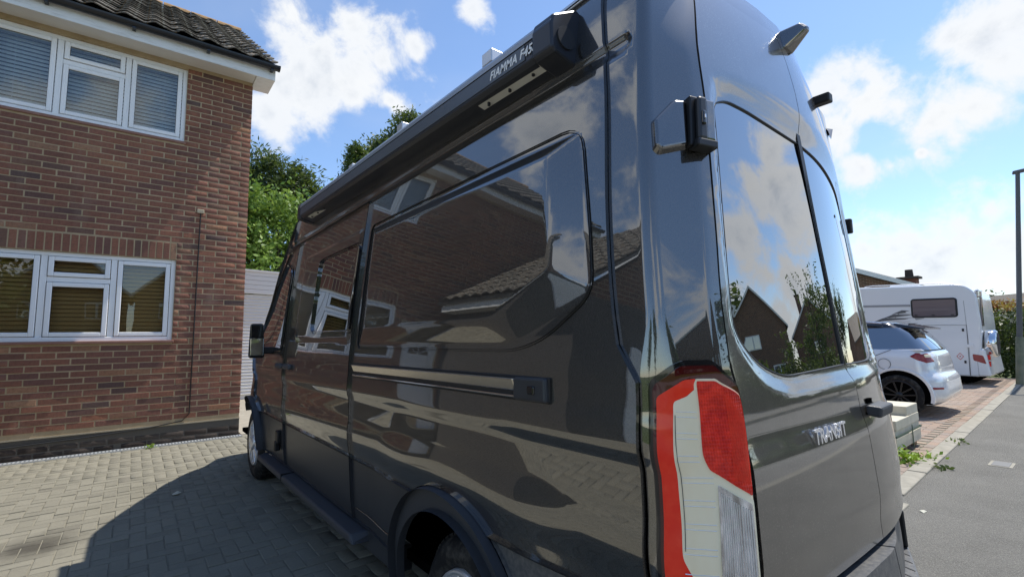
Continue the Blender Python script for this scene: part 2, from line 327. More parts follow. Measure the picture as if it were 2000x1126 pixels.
# ---------------------------------------------------------------- helpers: objects
def link_obj(name, me, mat=None, parent=None):
    o = bpy.data.objects.new(name, me); COL.objects.link(o)
    if mat is not None:
        for m_ in (mat if isinstance(mat, (list, tuple)) else [mat]): me.materials.append(m_)
    if parent is not None: put_under(o, parent)
    return o
def put_under(o, parent):
    o.parent = parent
    w = Matrix.Translation(parent.location) if parent.parent is None else Matrix.Identity(4)
    if parent.parent is None and parent.type == 'EMPTY':
        o.matrix_parent_inverse = (Matrix.Translation(parent.location) @ Matrix.Rotation(parent.rotation_euler.z, 4, 'Z')).inverted() if parent.get('world_parts', 1) else Matrix.Identity(4)
def tag(o, label=None, cat=None, group=None, kind=None):
    if label: o['label'] = label
    if cat: o['category'] = cat
    if group: o['group'] = group
    if kind: o['kind'] = kind
    return o
def thing(name, loc, label, cat, group=None, local=False, rz=0):
    """an Empty at the thing's base; parts are given in world coordinates unless local"""
    o = bpy.data.objects.new(name, None); COL.objects.link(o); o.location = loc; o.rotation_euler = (0, 0, rz)
    o.empty_display_size = .2
    if local: o['world_parts'] = 0
    return tag(o, label, cat, group)
class MB:
    """collects simple shapes, then makes ONE mesh object"""
    def __init__(s): s.v, s.f, s.sm = [], [], []
    def add(s, vs, fs, smooth=False):
        k = len(s.v); s.v += [tuple(v) for v in vs]; s.f += [tuple(i + k for i in f) for f in fs]; s.sm += [smooth] * len(fs); return s
    def box(s, x0, x1, y0, y1, z0, z1):
        return s.add([(x0, y0, z0), (x1, y0, z0), (x1, y1, z0), (x0, y1, z0), (x0, y0, z1), (x1, y0, z1), (x1, y1, z1), (x0, y1, z1)],
                     [(0, 3, 2, 1), (4, 5, 6, 7), (0, 1, 5, 4), (1, 2, 6, 5), (2, 3, 7, 6), (3, 0, 4, 7)])
    def hull8(s, p):
        return s.add(p, [(0, 3, 2, 1), (4, 5, 6, 7), (0, 1, 5, 4), (1, 2, 6, 5), (2, 3, 7, 6), (3, 0, 4, 7)])
    def cyl(s, a, b, r0, r1=None, n=12, caps=True, smooth=True):
        r1 = r0 if r1 is None else r1; a, b = Vector(a), Vector(b); d = (b - a).normalized()
        u = d.orthogonal().normalized(); w = d.cross(u); vs = []
        for c, r in ((a, r0), (b, r1)):
            for i in range(n):
                t_ = 2 * PI * i / n; vs.append(c + u * (r * math.cos(t_)) + w * (r * math.sin(t_)))
        k = len(s.v); s.add(vs, [(i, (i + 1) % n, n + (i + 1) % n, n + i) for i in range(n)], smooth)
        if caps: s.add(vs[:n], [tuple(range(n))[::-1]]); s.add(vs[n:], [tuple(range(n))])
        return s
    def tube(s, pts, r, n=8):
        pts = [Vector(p) for p in pts]; vs = []; m = len(pts)
        up = Vector((.31, .22, .93))
        for i, p in enumerate(pts):
            d = (pts[min(i + 1, m - 1)] - pts[max(i - 1, 0)]).normalized()
            u = d.cross(up).normalized(); w = d.cross(u)
            rr = r[i] if isinstance(r, (list, tuple)) else r
            vs += [p + u * (rr * math.cos(2 * PI * j / n)) + w * (rr * math.sin(2 * PI * j / n)) for j in range(n)]
        fs = [(i * n + j, i * n + (j + 1) % n, (i + 1) * n + (j + 1) % n, (i + 1) * n + j) for i in range(m - 1) for j in range(n)]
        s.add(vs, fs, True); s.add(vs[:n], [tuple(range(n))[::-1]]); s.add(vs[-n:], [tuple(range(n))]); return s
    def prism(s, poly, fn, d0, d1):
        """poly of (a,b); fn(a,b,d) -> point; extruded from d0 to d1"""
        n = len(poly); vs = [fn(a, b, d0) for a, b in poly] + [fn(a, b, d1) for a, b in poly]
        return s.add(vs, [tuple(range(n))[::-1], tuple(range(n, 2 * n))] + [(i, (i + 1) % n, n + (i + 1) % n, n + i) for i in range(n)])
    def lathe(s, prof, c, axis='x', n=32, sgn=1):
        """prof: list of (axial, radius)"""
        vs = []
        for a, r in prof:
            for i in range(n):
                t_ = 2 * PI * i / n; q = (r * math.cos(t_), r * math.sin(t_))
                vs.append((c[0] + sgn * a, c[1] + q[0], c[2] + q[1]) if axis == 'x' else (c[0] + q[0], c[1] + sgn * a, c[2] + q[1]) if axis == 'y' else (c[0] + q[0], c[1] + q[1], c[2] + a))
        m = len(prof)
        return s.add(vs, [(k * n + i, k * n + (i + 1) % n, (k + 1) * n + (i + 1) % n, (k + 1) * n + i) for k in range(m - 1) for i in range(n)], True)
    def mesh(s, name, smooth_angle=None):
        me = bpy.data.meshes.new(name); me.from_pydata(s.v, [], s.f); me.update()
        me.polygons.foreach_set('use_smooth', s.sm)
        bm = bmesh.new(); bm.from_mesh(me); bmesh.ops.recalc_face_normals(bm, faces=bm.faces); bm.to_mesh(me); bm.free()
        return me
    def build(s, name, mat, parent=None, bevel=0.0, seg=2):
        o = link_obj(name, s.mesh(name), mat, parent)
        if bevel:
            b = o.modifiers.new('bevel', 'BEVEL'); b.width = bevel; b.segments = seg; b.limit_method = 'ANGLE'; b.angle_limit = math.radians(40); b.harden_normals = False
        return o
def boxo(name, mat, parent, x0, x1, y0, y1, z0, z1, bevel=0.0): return MB().box(x0, x1, y0, y1, z0, z1).build(name, mat, parent, bevel)
def raw_mesh(name, verts, quads):
    """fast mesh of quads from numpy arrays"""
    me = bpy.data.meshes.new(name); nv, nf = len(verts), len(quads); k = quads.shape[1]
    me.vertices.add(nv); me.vertices.foreach_set('co', np.ascontiguousarray(verts, np.float32).ravel())
    me.loops.add(nf * k); me.loops.foreach_set('vertex_index', np.ascontiguousarray(quads, np.int32).ravel())
    me.polygons.add(nf); me.polygons.foreach_set('loop_start', np.arange(0, nf * k, k, dtype=np.int32))
    me.update(calc_edges=True); return me
def copy_obj(src, parent, loc=None, rot=None):
    o = src.copy(); COL.objects.link(o); o.parent = parent
    if loc is not None: o.location = loc
    if rot is not None: o.rotation_euler = rot
    return o
def smooth_step(e0, e1, x):
    t_ = np.clip((x - e0) / (e1 - e0), 0, 1); return t_ * t_ * (3 - 2 * t_)
def inside_poly(P, poly):
    x, y = P[:, 0], P[:, 1]; ins = np.zeros(len(P), bool); n = len(poly)
    for i in range(n):
        x0, y0_ = poly[i]; x1, y1 = poly[(i + 1) % n]
        if y0_ == y1: continue
        c = ((y0_ > y) != (y1 > y)) & (x < (x1 - x0) * (y - y0_) / (y1 - y0_) + x0); ins ^= c
    return ins
def poly_dist(P, poly, closed=True):
    d = np.full(len(P), 1e9); n = len(poly)
    for i in range(n if closed else n - 1):
        a = np.array(poly[i]); b = np.array(poly[(i + 1) % n]); ab = b - a; L = ab @ ab
        if L < 1e-12: continue
        t_ = np.clip(((P - a) @ ab) / L, 0, 1); d = np.minimum(d, np.hypot(*(P - (a + t_[:, None] * ab)).T))
    return d
def sdf(P, poly): return np.where(inside_poly(P, poly), 1, -1) * poly_dist(P, poly)      # positive inside
def round_poly(pts, r, n=5):
    """rounds the corners; r a number or one per corner"""
    out = []; m = len(pts)
    for i in range(m):
        p, a, b = np.array(pts[i], float), np.array(pts[i - 1], float), np.array(pts[(i + 1) % m], float)
        ri = r[i] if isinstance(r, (list, tuple)) else r
        da, db = np.linalg.norm(a - p), np.linalg.norm(b - p); k = min(ri, da * .48, db * .48)
        if k < 1e-4: out.append(tuple(p)); continue
        q0, q1 = p + (a - p) / da * k, p + (b - p) / db * k
        for j in range(n + 1):
            t_ = j / n; out.append(tuple((1 - t_) ** 2 * q0 + 2 * t_ * (1 - t_) * p + t_ * t_ * q1))
    return out
def pchip(X, Y):
    X = np.array(X, float); Y = np.array(Y, float); h = np.diff(X); d = np.diff(Y) / h; m = np.zeros(len(X))
    for i in range(1, len(X) - 1):
        if d[i - 1] * d[i] > 0:
            w1 = 2 * h[i] + h[i - 1]; w2 = h[i] + 2 * h[i - 1]; m[i] = (w1 + w2) / (w1 / d[i - 1] + w2 / d[i])
    m[0] = d[0]; m[-1] = d[-1]
    def f(x):
        x = np.asarray(x, float); i = np.clip(np.searchsorted(X, x) - 1, 0, len(X) - 2); t_ = (x - X[i]) / h[i]
        r = (2*t_**3-3*t_**2+1)*Y[i]+(t_**3-2*t_**2+t_)*h[i]*m[i]+(-2*t_**3+3*t_**2)*Y[i+1]+(t_**3-t_**2)*h[i]*m[i+1]
        r = np.where(x < X[0], Y[0] + m[0] * (x - X[0]), r); return np.where(x > X[-1], Y[-1] + m[-1] * (x - X[-1]), r)
    return f
def patch(name, surf, poly, mat, parent, step=.02, holes=(), flange=.014, off=0.0, sign=1):
    """a skin on surf(u, v) bounded by a polygon in (u, v), with smooth true normals and a turned-in edge"""
    def dense(pl):
        out = []
        for i in range(len(pl)):
            a, b = np.array(pl[i], float), np.array(pl[(i + 1) % len(pl)], float); k = max(1, int(math.ceil(np.linalg.norm(b - a) / step)))
            out += [tuple(a + (b - a) * j / k) for j in range(k)]
        return out
    loops = [dense(poly)] + [dense(h) for h in holes]
    A = np.array(poly); lo, hi = A.min(0), A.max(0)
    g = np.stack(np.meshgrid(np.arange(lo[0] + step * .5, hi[0], step), np.arange(lo[1] + step * .5, hi[1], step)), -1).reshape(-1, 2)
    ok = inside_poly(g, poly) & (poly_dist(g, poly) > step * .45)
    for h in holes: ok &= ~inside_poly(g, h) & (poly_dist(g, h) > step * .45)
    g = g[ok]; pts = []; edges = []
    for L in loops:
        k = len(pts); pts += L; edges += [(k + i, k + (i + 1) % len(L)) for i in range(len(L))]
    nb = len(pts)
    res = delaunay_2d_cdt([Vector(p) for p in pts] + [Vector(p) for p in g], edges, [], 0, 1e-7, False)
    uv = np.array([tuple(v) for v in res[0]]); T = np.array(res[2]); c = uv[T].mean(1)
    keep = inside_poly(c, poly)
    for h in holes: keep &= ~inside_poly(c, h)
    T = T[keep]
    e = 1e-3; P = surf(uv[:, 0], uv[:, 1])
    du = surf(uv[:, 0] + e, uv[:, 1]) - surf(uv[:, 0] - e, uv[:, 1]); dv = surf(uv[:, 0], uv[:, 1] + e) - surf(uv[:, 0], uv[:, 1] - e)
    N = np.cross(du, dv) * sign; N /= np.linalg.norm(N, axis=1)[:, None] + 1e-12
    P = P + N * off
    a, b, cc = P[T[:, 0]], P[T[:, 1]], P[T[:, 2]]
    flip = (np.cross(b - a, cc - a) * N[T[:, 0]]).sum(1) < 0; T[flip] = T[flip][:, ::-1]
    verts = [P]; norms = [N]; faces = [T]; base = len(P)
    if flange:
        # turned-in rim along every boundary edge
        cnt = {}
        for t3 in T:
            for i in range(3):
                k = (int(t3[i]), int(t3[(i + 1) % 3])); cnt[k] = 1
        be = [k for k in cnt if (k[1], k[0]) not in cnt]
        if be:
            E_ = np.array(be); p0, p1 = P[E_[:, 0]], P[E_[:, 1]]; n0, n1 = N[E_[:, 0]], N[E_[:, 1]]
            en = np.cross(p1 - p0, n0); en /= np.linalg.norm(en, axis=1)[:, None] + 1e-12
            q = np.concatenate([p0, p1, p1 - n1 * flange, p0 - n0 * flange]); m = len(E_); i = np.arange(m) + base
            verts.append(q); norms.append(np.concatenate([en] * 4)); faces.append(np.concatenate([np.stack([i, i + 3 * m, i + 2 * m], 1), np.stack([i, i + 2 * m, i + m], 1)]))
    V = np.concatenate(verts); NN = np.concatenate(norms); F = np.concatenate(faces)
    me = raw_mesh(name, V, F); me.polygons.foreach_set('use_smooth', [True] * len(F))
    me.normals_split_custom_set_from_vertices([tuple(n) for n in NN])
    return link_obj(name, me, mat, parent)
def strip_along(name, surf, pts, width, mat, parent, off=.002, sign=1, step=.03):
    """a narrow raised band following a line on a surface"""
    q = []
    for i in range(len(pts) - 1):
        a, b = np.array(pts[i], float), np.array(pts[i + 1], float); k = max(1, int(np.linalg.norm(b - a) / step)); q += [a + (b - a) * j / k for j in range(k)]
    q.append(np.array(pts[-1], float)); q = np.array(q); e = 1e-3
    P = surf(q[:, 0], q[:, 1]); du = surf(q[:, 0] + e, q[:, 1]) - surf(q[:, 0] - e, q[:, 1]); dv = surf(q[:, 0], q[:, 1] + e) - surf(q[:, 0], q[:, 1] - e)
    N = np.cross(du, dv) * sign; N /= np.linalg.norm(N, axis=1)[:, None]
    Tn = np.gradient(P, axis=0); Tn /= np.linalg.norm(Tn, axis=1)[:, None] + 1e-12; Bn = np.cross(Tn, N)
    m = MB(); w = width / 2; vs = []
    for p, n, b in zip(P, N, Bn): vs += [p - b * w - n * .004, p - b * w * .6 + n * off, p + b * w * .6 + n * off, p + b * w - n * .004]
    m.add(vs, [(i * 4 + j, i * 4 + j + 1, i * 4 + j + 5, i * 4 + j + 4) for i in range(len(P) - 1) for j in range(3)], True)
    return m.build(name, mat, parent)

# ---------------------------------------------------------------- foliage
def leaf_quads(C_, size, flat=0.0, aspect=.55):
    """one small quad per centre, random attitude"""
    n = len(C_); a = RNG.normal(size=(n, 3)); a[:, 2] *= (1 - flat * .6); a /= np.linalg.norm(a, axis=1)[:, None]
    b = RNG.normal(size=(n, 3)); b -= (a * b).sum(1)[:, None] * a; b /= np.linalg.norm(b, axis=1)[:, None]
    s = size * RNG.uniform(.6, 1.35, n)[:, None]; a = a * s; b = b * s * aspect
    V = np.stack([C_ - a, C_ - b * .9 + a * .1, C_ + a, C_ + b * .9 + a * .1], 1).reshape(-1, 3)
    return V, np.arange(4 * n).reshape(-1, 4)
def clumps(centre, radii, k, per, spread, shell=.6, zmin=None):
    """leaf centres gathered in clumps on and within an ellipsoid"""
    d = RNG.normal(size=(k, 3)); d /= np.linalg.norm(d, axis=1)[:, None]
    r = RNG.uniform(shell, 1.0, k) ** .8
    c = np.array(centre) + d * r[:, None] * np.array(radii) * RNG.uniform(.82, 1.12, (k, 1))
    sp = spread * RNG.uniform(.5, 1.3, k)
    pts = np.repeat(c, per, 0) + RNG.normal(size=(k * per, 3)) * np.repeat(sp, per)[:, None] * np.array([1, 1, .75])
    return pts if zmin is None else pts[pts[:, 2] > zmin]
def foliage(name, pts, size, mat, parent, flat=0.2, aspect=.55):
    V, Q = leaf_quads(pts, size, flat, aspect); return link_obj(name, raw_mesh(name, V, Q), mat, parent)
def limbs(parent, base, top, r, tips, rng):
    m = MB(); b, t_ = Vector(base), Vector(top)
    mid = b.lerp(t_, .5) + Vector((rng.uniform(-.2, .2), rng.uniform(-.2, .2), 0))
    m.tube([b, b.lerp(mid, .6), mid, t_], [r, r * .8, r * .65, r * .25], 8)
    for p in tips:
        s = b.lerp(t_, rng.uniform(.35, .85)); p = Vector(p); m.tube([s, s.lerp(p, .5) + Vector((0, 0, .15)), p], [r * .38, r * .22, r * .08], 6)
    return m.build('trunk', M['bark'], parent)

# ================================================================ GROUND
def gz(y): return np.where(y >= 4.85, (y - 4.85) * .02, np.where(y > 1.1, -.05 * (4.85 - y) / 3.75, -.05))
def gzf(y): return float(gz(np.array(float(y))))
tag(boxo('ground', M['earth'], None, -400, 400, -400, 400, -.6, -.30), kind='structure')
def sheet(name, mat, xs, ys, dz, z=None):
    V = [(x, y, (gzf(y) if z is None else z) + dz) for y in ys for x in xs]; n = len(xs)
    Q = [(j * n + i, j * n + i + 1, (j + 1) * n + i + 1, (j + 1) * n + i) for j in range(len(ys) - 1) for i in range(n - 1)]
    m = MB(); m.add(V, Q); m.add([(v[0], v[1], v[2] - .25) for v in V], [q[::-1] for q in Q])
    k = len(V); rim = [(i, 0) for i in range(n)]
    o = m.build(name, mat); return tag(o, kind='structure')
fw = MB().hull8([(-60, -2.6, -.30), (60, -2.6, -.30), (60, 2.45, -.30), (-60, .66, -.30), (-60, -2.6, -.055), (60, -2.6, -.055), (60, 2.45, -.055), (-60, .66, -.055)])
fw = MB().prism([(-60, -2.6), (60, -2.6), (60, 2.46), (3.1, .755), (-60, .665)], lambda a, b, d_: (a, b, d_), -.30, -.055).build('footway', M['asphalt']); tag(fw, kind='structure')
pt = MB()
pt.add([(9.5, .30, -.051), (40, .30, -.051), (40, -2.6, -.051), (9.5, -2.6, -.051)], [(0, 3, 2, 1)]); pt.build('footway_patch', M['asphalt_old'], fw)
tag(boxo('road', M['asphalt_old'], None, -80, 80, -9.2, -2.75, -.50, -.17), kind='structure')
tag(boxo('far_footway', M['asphalt_old'], None, -80, 80, -11.6, -9.35, -.40, -.05), kind='structure')
tag(boxo('kerb', M['concrete'], None, -80, 80, -2.75, -2.6, -.45, -.05, .012), kind='structure')
tag(boxo('far_kerb', M['concrete'], None, -80, 80, -9.35, -9.2, -.45, -.05, .012), kind='structure')
tag(boxo('front_lawn', M['grass'], None, -60, -9.0, .8, 40, -.29, -.03), kind='structure')
tag(boxo('far_lawn', M['grass'], None, -80, 80, -30, -11.6, -.29, -.035), kind='structure')

# driveway: sanded joints under single blocks laid in herringbone
drv = sheet('driveway', M['joint'], [-9.0, -6, -3, 0, 2.9], list(np.linspace(.80, 7.22, 30)), -.0055)
def block_mesh(lx, ly, h=.03, ch=.0035):
    x, y = lx / 2, ly / 2; m = MB()
    m.add([(-x, -y, -h), (x, -y, -h), (x, y, -h), (-x, y, -h), (-x, -y, -ch), (x, -y, -ch), (x, y, -ch), (-x, y, -ch), (-x + ch, -y + ch, 0), (x - ch, -y + ch, 0), (x - ch, y - ch, 0), (-x + ch, y - ch, 0)],
          [(8, 9, 10, 11)] + [(4 + i, 4 + (i + 1) % 4, 8 + (i + 1) % 4, 8 + i) for i in range(4)] + [(i, (i + 1) % 4, 4 + (i + 1) % 4, 4 + i) for i in range(4)])
    return m
def herring(x0, x1, y0, y1, u=.102):
    out = []
    for a in range(int((x1 - x0) / u) + 1):
        for b in range(int((y1 - y0) / u) + 1):
            r = (a - b) % 4
            if r == 0: out.append((x0 + (a + 1) * u, y0 + (b + .5) * u, 0))
            elif r == 3: out.append((x0 + (a + .5) * u, y0 + (b + 1) * u, 1))
    return out
def pave(parent, cells, mat, zf, rank, limit, gap=.0035, u=.102, tilt=.012, pname='paving_block'):
    BM = [block_mesh(2 * u - gap * 2, u - gap * 2).mesh('paving_block'), block_mesh(u - gap * 2, 2 * u - gap * 2).mesh('paving_block')]
    for b in BM: b.materials.append(mat)
    sc = sorted(((rank(c), c) for c in cells), key=lambda t_: -t_[0])
    own = [c for s_, c in sc if s_ > 0][:limit]; rest = [c for s_, c in sc if s_ <= 0] + [c for s_, c in sc if s_ > 0][limit:]
    rng = random.Random(3)
    for c in own:
        o = bpy.data.objects.new(pname, BM[c[2]]); COL.objects.link(o); o.parent = parent
        o.location = (c[0], c[1], zf(c[1]) + rng.uniform(-.002, .0025)); o.rotation_euler = (rng.uniform(-tilt, tilt), rng.uniform(-tilt, tilt), rng.uniform(-.006, .006))
    if rest:
        V, Q = [], []
        base = [np.array([v.co[:] for v in b.vertices]) for b in BM]; fq = np.array([tuple(p.vertices) for p in BM[0].polygons])
        k = 0
        for c in rest:
            P = base[c[2]].copy(); P[:, 2] += P[:, 0] * rng.uniform(-tilt, tilt) + P[:, 1] * rng.uniform(-tilt, tilt) + zf(c[1]) + rng.uniform(-.002, .0025); P[:, 0] += c[0]; P[:, 1] += c[1]
            V.append(P); Q.append(fq + k); k += len(P)
        o = link_obj(pname, raw_mesh(pname, np.concatenate(V), np.concatenate(Q)), mat, parent); tag(o, kind='stuff')
def rank_seen(zf):
    def r(c):
        p = (c[0], c[1], zf(c[1]))
        if not in_frame(p, 10): return -1
        if c[0] > -.9 and c[1] < 6.0 and c[0] < 1.1: return -1
        q = pixel_of(p); return 1.0 / q[2]
    return r
pave(drv, herring(-7.6, 1.4, .98, 7.04, .093), M['block_grey'], gzf, rank_seen(gzf), 300, .0028, .093)

sp_ = boxo('side_path', M['concrete'], None, -.72, 3.6, 7.225, 12.4, -.3, gzf(7.25)); tag(sp_, kind='structure')
# drain channel at the foot of the house
HY, HX = 7.226, -.755
dc = thing('drain_channel', (-3.2, 7.10, gzf(7.1)), 'narrow slotted drain channel with a pale grating along the foot of the brick wall', 'drain')
z_ = gzf(7.12)
MB().box(-7.6, HX + .02, 7.066, 7.080, z_ - .05, z_ + .012).box(-7.6, HX + .02, 7.168, 7.182, z_ - .05, z_ + .012).build('channel_edge', M['white_metal'], dc)
boxo('channel_bed', M['void'], dc, -7.6, HX + .02, 7.080, 7.168, z_ - .05, z_ - .035)
sl = MB().box(-.009, .009, -.044, .044, -.012, .010).mesh('slat'); sl.materials.append(M['white_metal'])
xs = np.arange(HX, -4.2, -.034)
for x in xs[:100]:
    o = bpy.data.objects.new('slat', sl); COL.objects.link(o); o.parent = dc
    o.matrix_parent_inverse = Matrix.Translation(dc.location).inverted(); o.location = (x, 7.124, z_)

# ================================================================ THE BRICK HOUSE
house = thing('brick_house', (-4.2, 9.5, .05), 'red brick house on the left with white windows and a dark tiled roof', 'house')
OPEN = [(-3.47, -1.575, 1.365, 2.43), (-3.50, -1.56, 4.07, 5.12), (-4.42, -3.62, .10, 2.16)]
WX0 = -7.75
def wall_cells(xs, zs, opens, y0, y1, mat, name):
    xs, zs = sorted(xs), sorted(zs); m = MB()
    for i in range(len(xs) - 1):
        for j in range(len(zs) - 1):
            cx_, cz_ = (xs[i] + xs[i + 1]) / 2, (zs[j] + zs[j + 1]) / 2
            if any(o[0] < cx_ < o[1] and o[2] < cz_ < o[3] for o in opens): continue
            m.box(xs[i], xs[i + 1], y0, y1, zs[j], zs[j + 1])
    return m.build(name, mat, house)
xs = {WX0, HX - .006}; zs = {.0, 5.19}
for o in OPEN: xs |= {o[0], o[1]}; zs |= {o[2], o[3]}
wall = wall_cells(xs, zs, OPEN, HY + .0035, HY + .27, M['mortar'], 'wall')
MB().box(HX - .26, HX - .007, HY + .271, 13.9, 0, 5.19).add([(HX - .26, HY + .1, 5.191), (HX - .007, HY + .1, 5.191), (HX - .26, 13.9, 5.191), (HX - .007, 13.9, 5.191), (HX - .26, 10.57, 7.80), (HX - .007, 10.57, 7.80)],
    [(0, 2, 4), (1, 5, 3), (0, 4, 5, 1), (2, 3, 5, 4)]).build('gable_wall', M['mortar'], house)
BZ0, CP = .045, .075
def course_bricks(x0, x1, opens, zlo, zhi, lo_course=0):
    """bricks of a running bond laid leftward from x1; gives (cx, cz, w, h)"""
    out = []; k = 0; z = BZ0
    while z + .065 <= zhi + .03:
        h = .065
        if z >= zlo:
            iv = [(x0, x1)]
            for o in opens:
                if o[2] - .02 < z + h / 2 < o[3] + .02:
                    nv = []
                    for a, b in iv:
                        if o[1] <= a or o[0] >= b: nv.append((a, b)); continue
                        if o[0] > a: nv.append((a, o[0]))
                        if o[1] < b: nv.append((o[1], b))
                    iv = nv
            e = x1 if k % 2 == 0 else x1 - .1285
            edges = []
            if k % 2: edges.append((x1 - .1175, x1))
            while e > x0: edges.append((e - .245, e)); e -= .256
            for a, b in edges:
                for p, q in iv:
                    l, r = max(a, p), min(b, q)
                    if r - l > .035: out.append(((l + r) / 2, z + h / 2, r - l, h))
        z += CP; k += 1
    return out
SOLD = (-3.47, -1.575, 2.43, 2.655)
rng = random.Random(5)
def brick_prism(w, h, d=.03, c=.0025):
    x, z = w / 2 - .0015, h / 2 - .0012; m = MB()     # front face at y=0, back at y=d
    m.add([(-x, d, -z), (x, d, -z), (x, d, z), (-x, d, z), (-x, c, -z), (x, c, -z), (x, c, z), (-x, c, z), (-x + c, 0, -z + c), (x - c, 0, -z + c), (x - c, 0, z - c), (-x + c, 0, z - c)],
          [(8, 11, 10, 9)] + [(4 + i, 8 + i, 8 + (i + 1) % 4, 4 + (i + 1) % 4) for i in range(4)] + [(i, 4 + i, 4 + (i + 1) % 4, (i + 1) % 4) for i in range(4)])
    return m
full = [brick_prism(.245, .065).mesh('brick') for _ in range(3)]
for me_ in full:
    me_.materials.append(M['brick'])
    for v in me_.vertices: v.co.x += rng.uniform(-.0012, .0012); v.co.z += rng.uniform(-.0012, .0012)
bs = [b for b in course_bricks(WX0, HX, OPEN + [SOLD], .3, 5.16)]
sold = []
x = SOLD[1] - .005
while x - .065 > SOLD[0]: sold.append((x - .0325, (SOLD[2] + SOLD[3]) / 2 + .0, .065, .215)); x -= .075
cand = [(b, pixel_of((b[0], HY, b[1]))) for b in bs if abs(b[2] - .245) < 1e-6 and in_frame((b[0], HY, b[1]), 0)]
sc_px = lambda b: (lambda a, c: abs(a[0] - c[0]) + abs(a[1] - c[1]))(pixel_of((b[0] - b[2] / 2, HY, b[1] - b[3] / 2)), pixel_of((b[0] + b[2] / 2, HY, b[1] + b[3] / 2)))
cand.sort(key=lambda t_: -sc_px(t_[0])); own = set(c[0] for c in cand[:272])
sold_own = [s for s in sold if in_frame((s[0], HY, s[1]), 0)][:28]
smesh = brick_prism(.065, .215).mesh('soldier_brick'); smesh.materials.append(M['brick'])
for b in own:
    o = bpy.data.objects.new('brick', full[rng.randrange(3)]); COL.objects.link(o); put_under(o, house)
    o.location = (b[0], HY + rng.uniform(-.003, .002), b[1]); o.rotation_euler = (rng.uniform(-.02, .02), 0, rng.uniform(-.012, .012))
for b in sold_own:
    o = bpy.data.objects.new('brick', smesh); COL.objects.link(o); put_under(o, house); o.location = (b[0], HY + rng.uniform(-.003, .002), b[1]); o.rotation_euler = (0, rng.uniform(-.006, .006), rng.uniform(-.012, .012))
def brick_mass(lst, mat, name, fn=None):
    V, Q = [], []; k = 0
    for b in lst:
        m = brick_prism(b[2], b[3]); P = np.array(m.v); P[:, 0] += b[0]; P[:, 2] += b[1]; P[:, 1] += HY + rng.uniform(-.003, .002) + P[:, 0] * 0 + (P[:, 0] - b[0]) * rng.uniform(-.012, .012)
        if fn: P = fn(P)
        V.append(P); Q.append(np.array(m.f) + k); k += len(P)
    return tag(link_obj(name, raw_mesh(name, np.concatenate(V), np.concatenate(Q)), mat, house), kind='stuff')
brick_mass([b for b in bs if b not in own] + [s for s in sold if s not in sold_own], M['brick'], 'brick')
brick_mass(course_bricks(WX0, HX, OPEN, 0, .2), M['brick_dark'], 'plinth_brick')
# gable side: the same bond turned round the corner
def turn(P):
    q = P.copy(); q[:, 0] = HX - (P[:, 1] - HY) ; q[:, 1] = HY + .034 + (P[:, 0] + 13.0); return q
gl = course_bricks(-13.0, -13.0 + 6.5, [], 0, 5.16)
def in_gable(b):
    return True
brick_mass(gl, M['brick'], 'gable_brick', turn)
boxo('damp_course', M['mortar_pale'], house, WX0, HX, HY - .004, HY + .0030, .272, .288)
boxo('plinth_render', M['mortar_dark'], house, WX0, HX - .002, HY + .0026, HY + .0034, .02, .27)

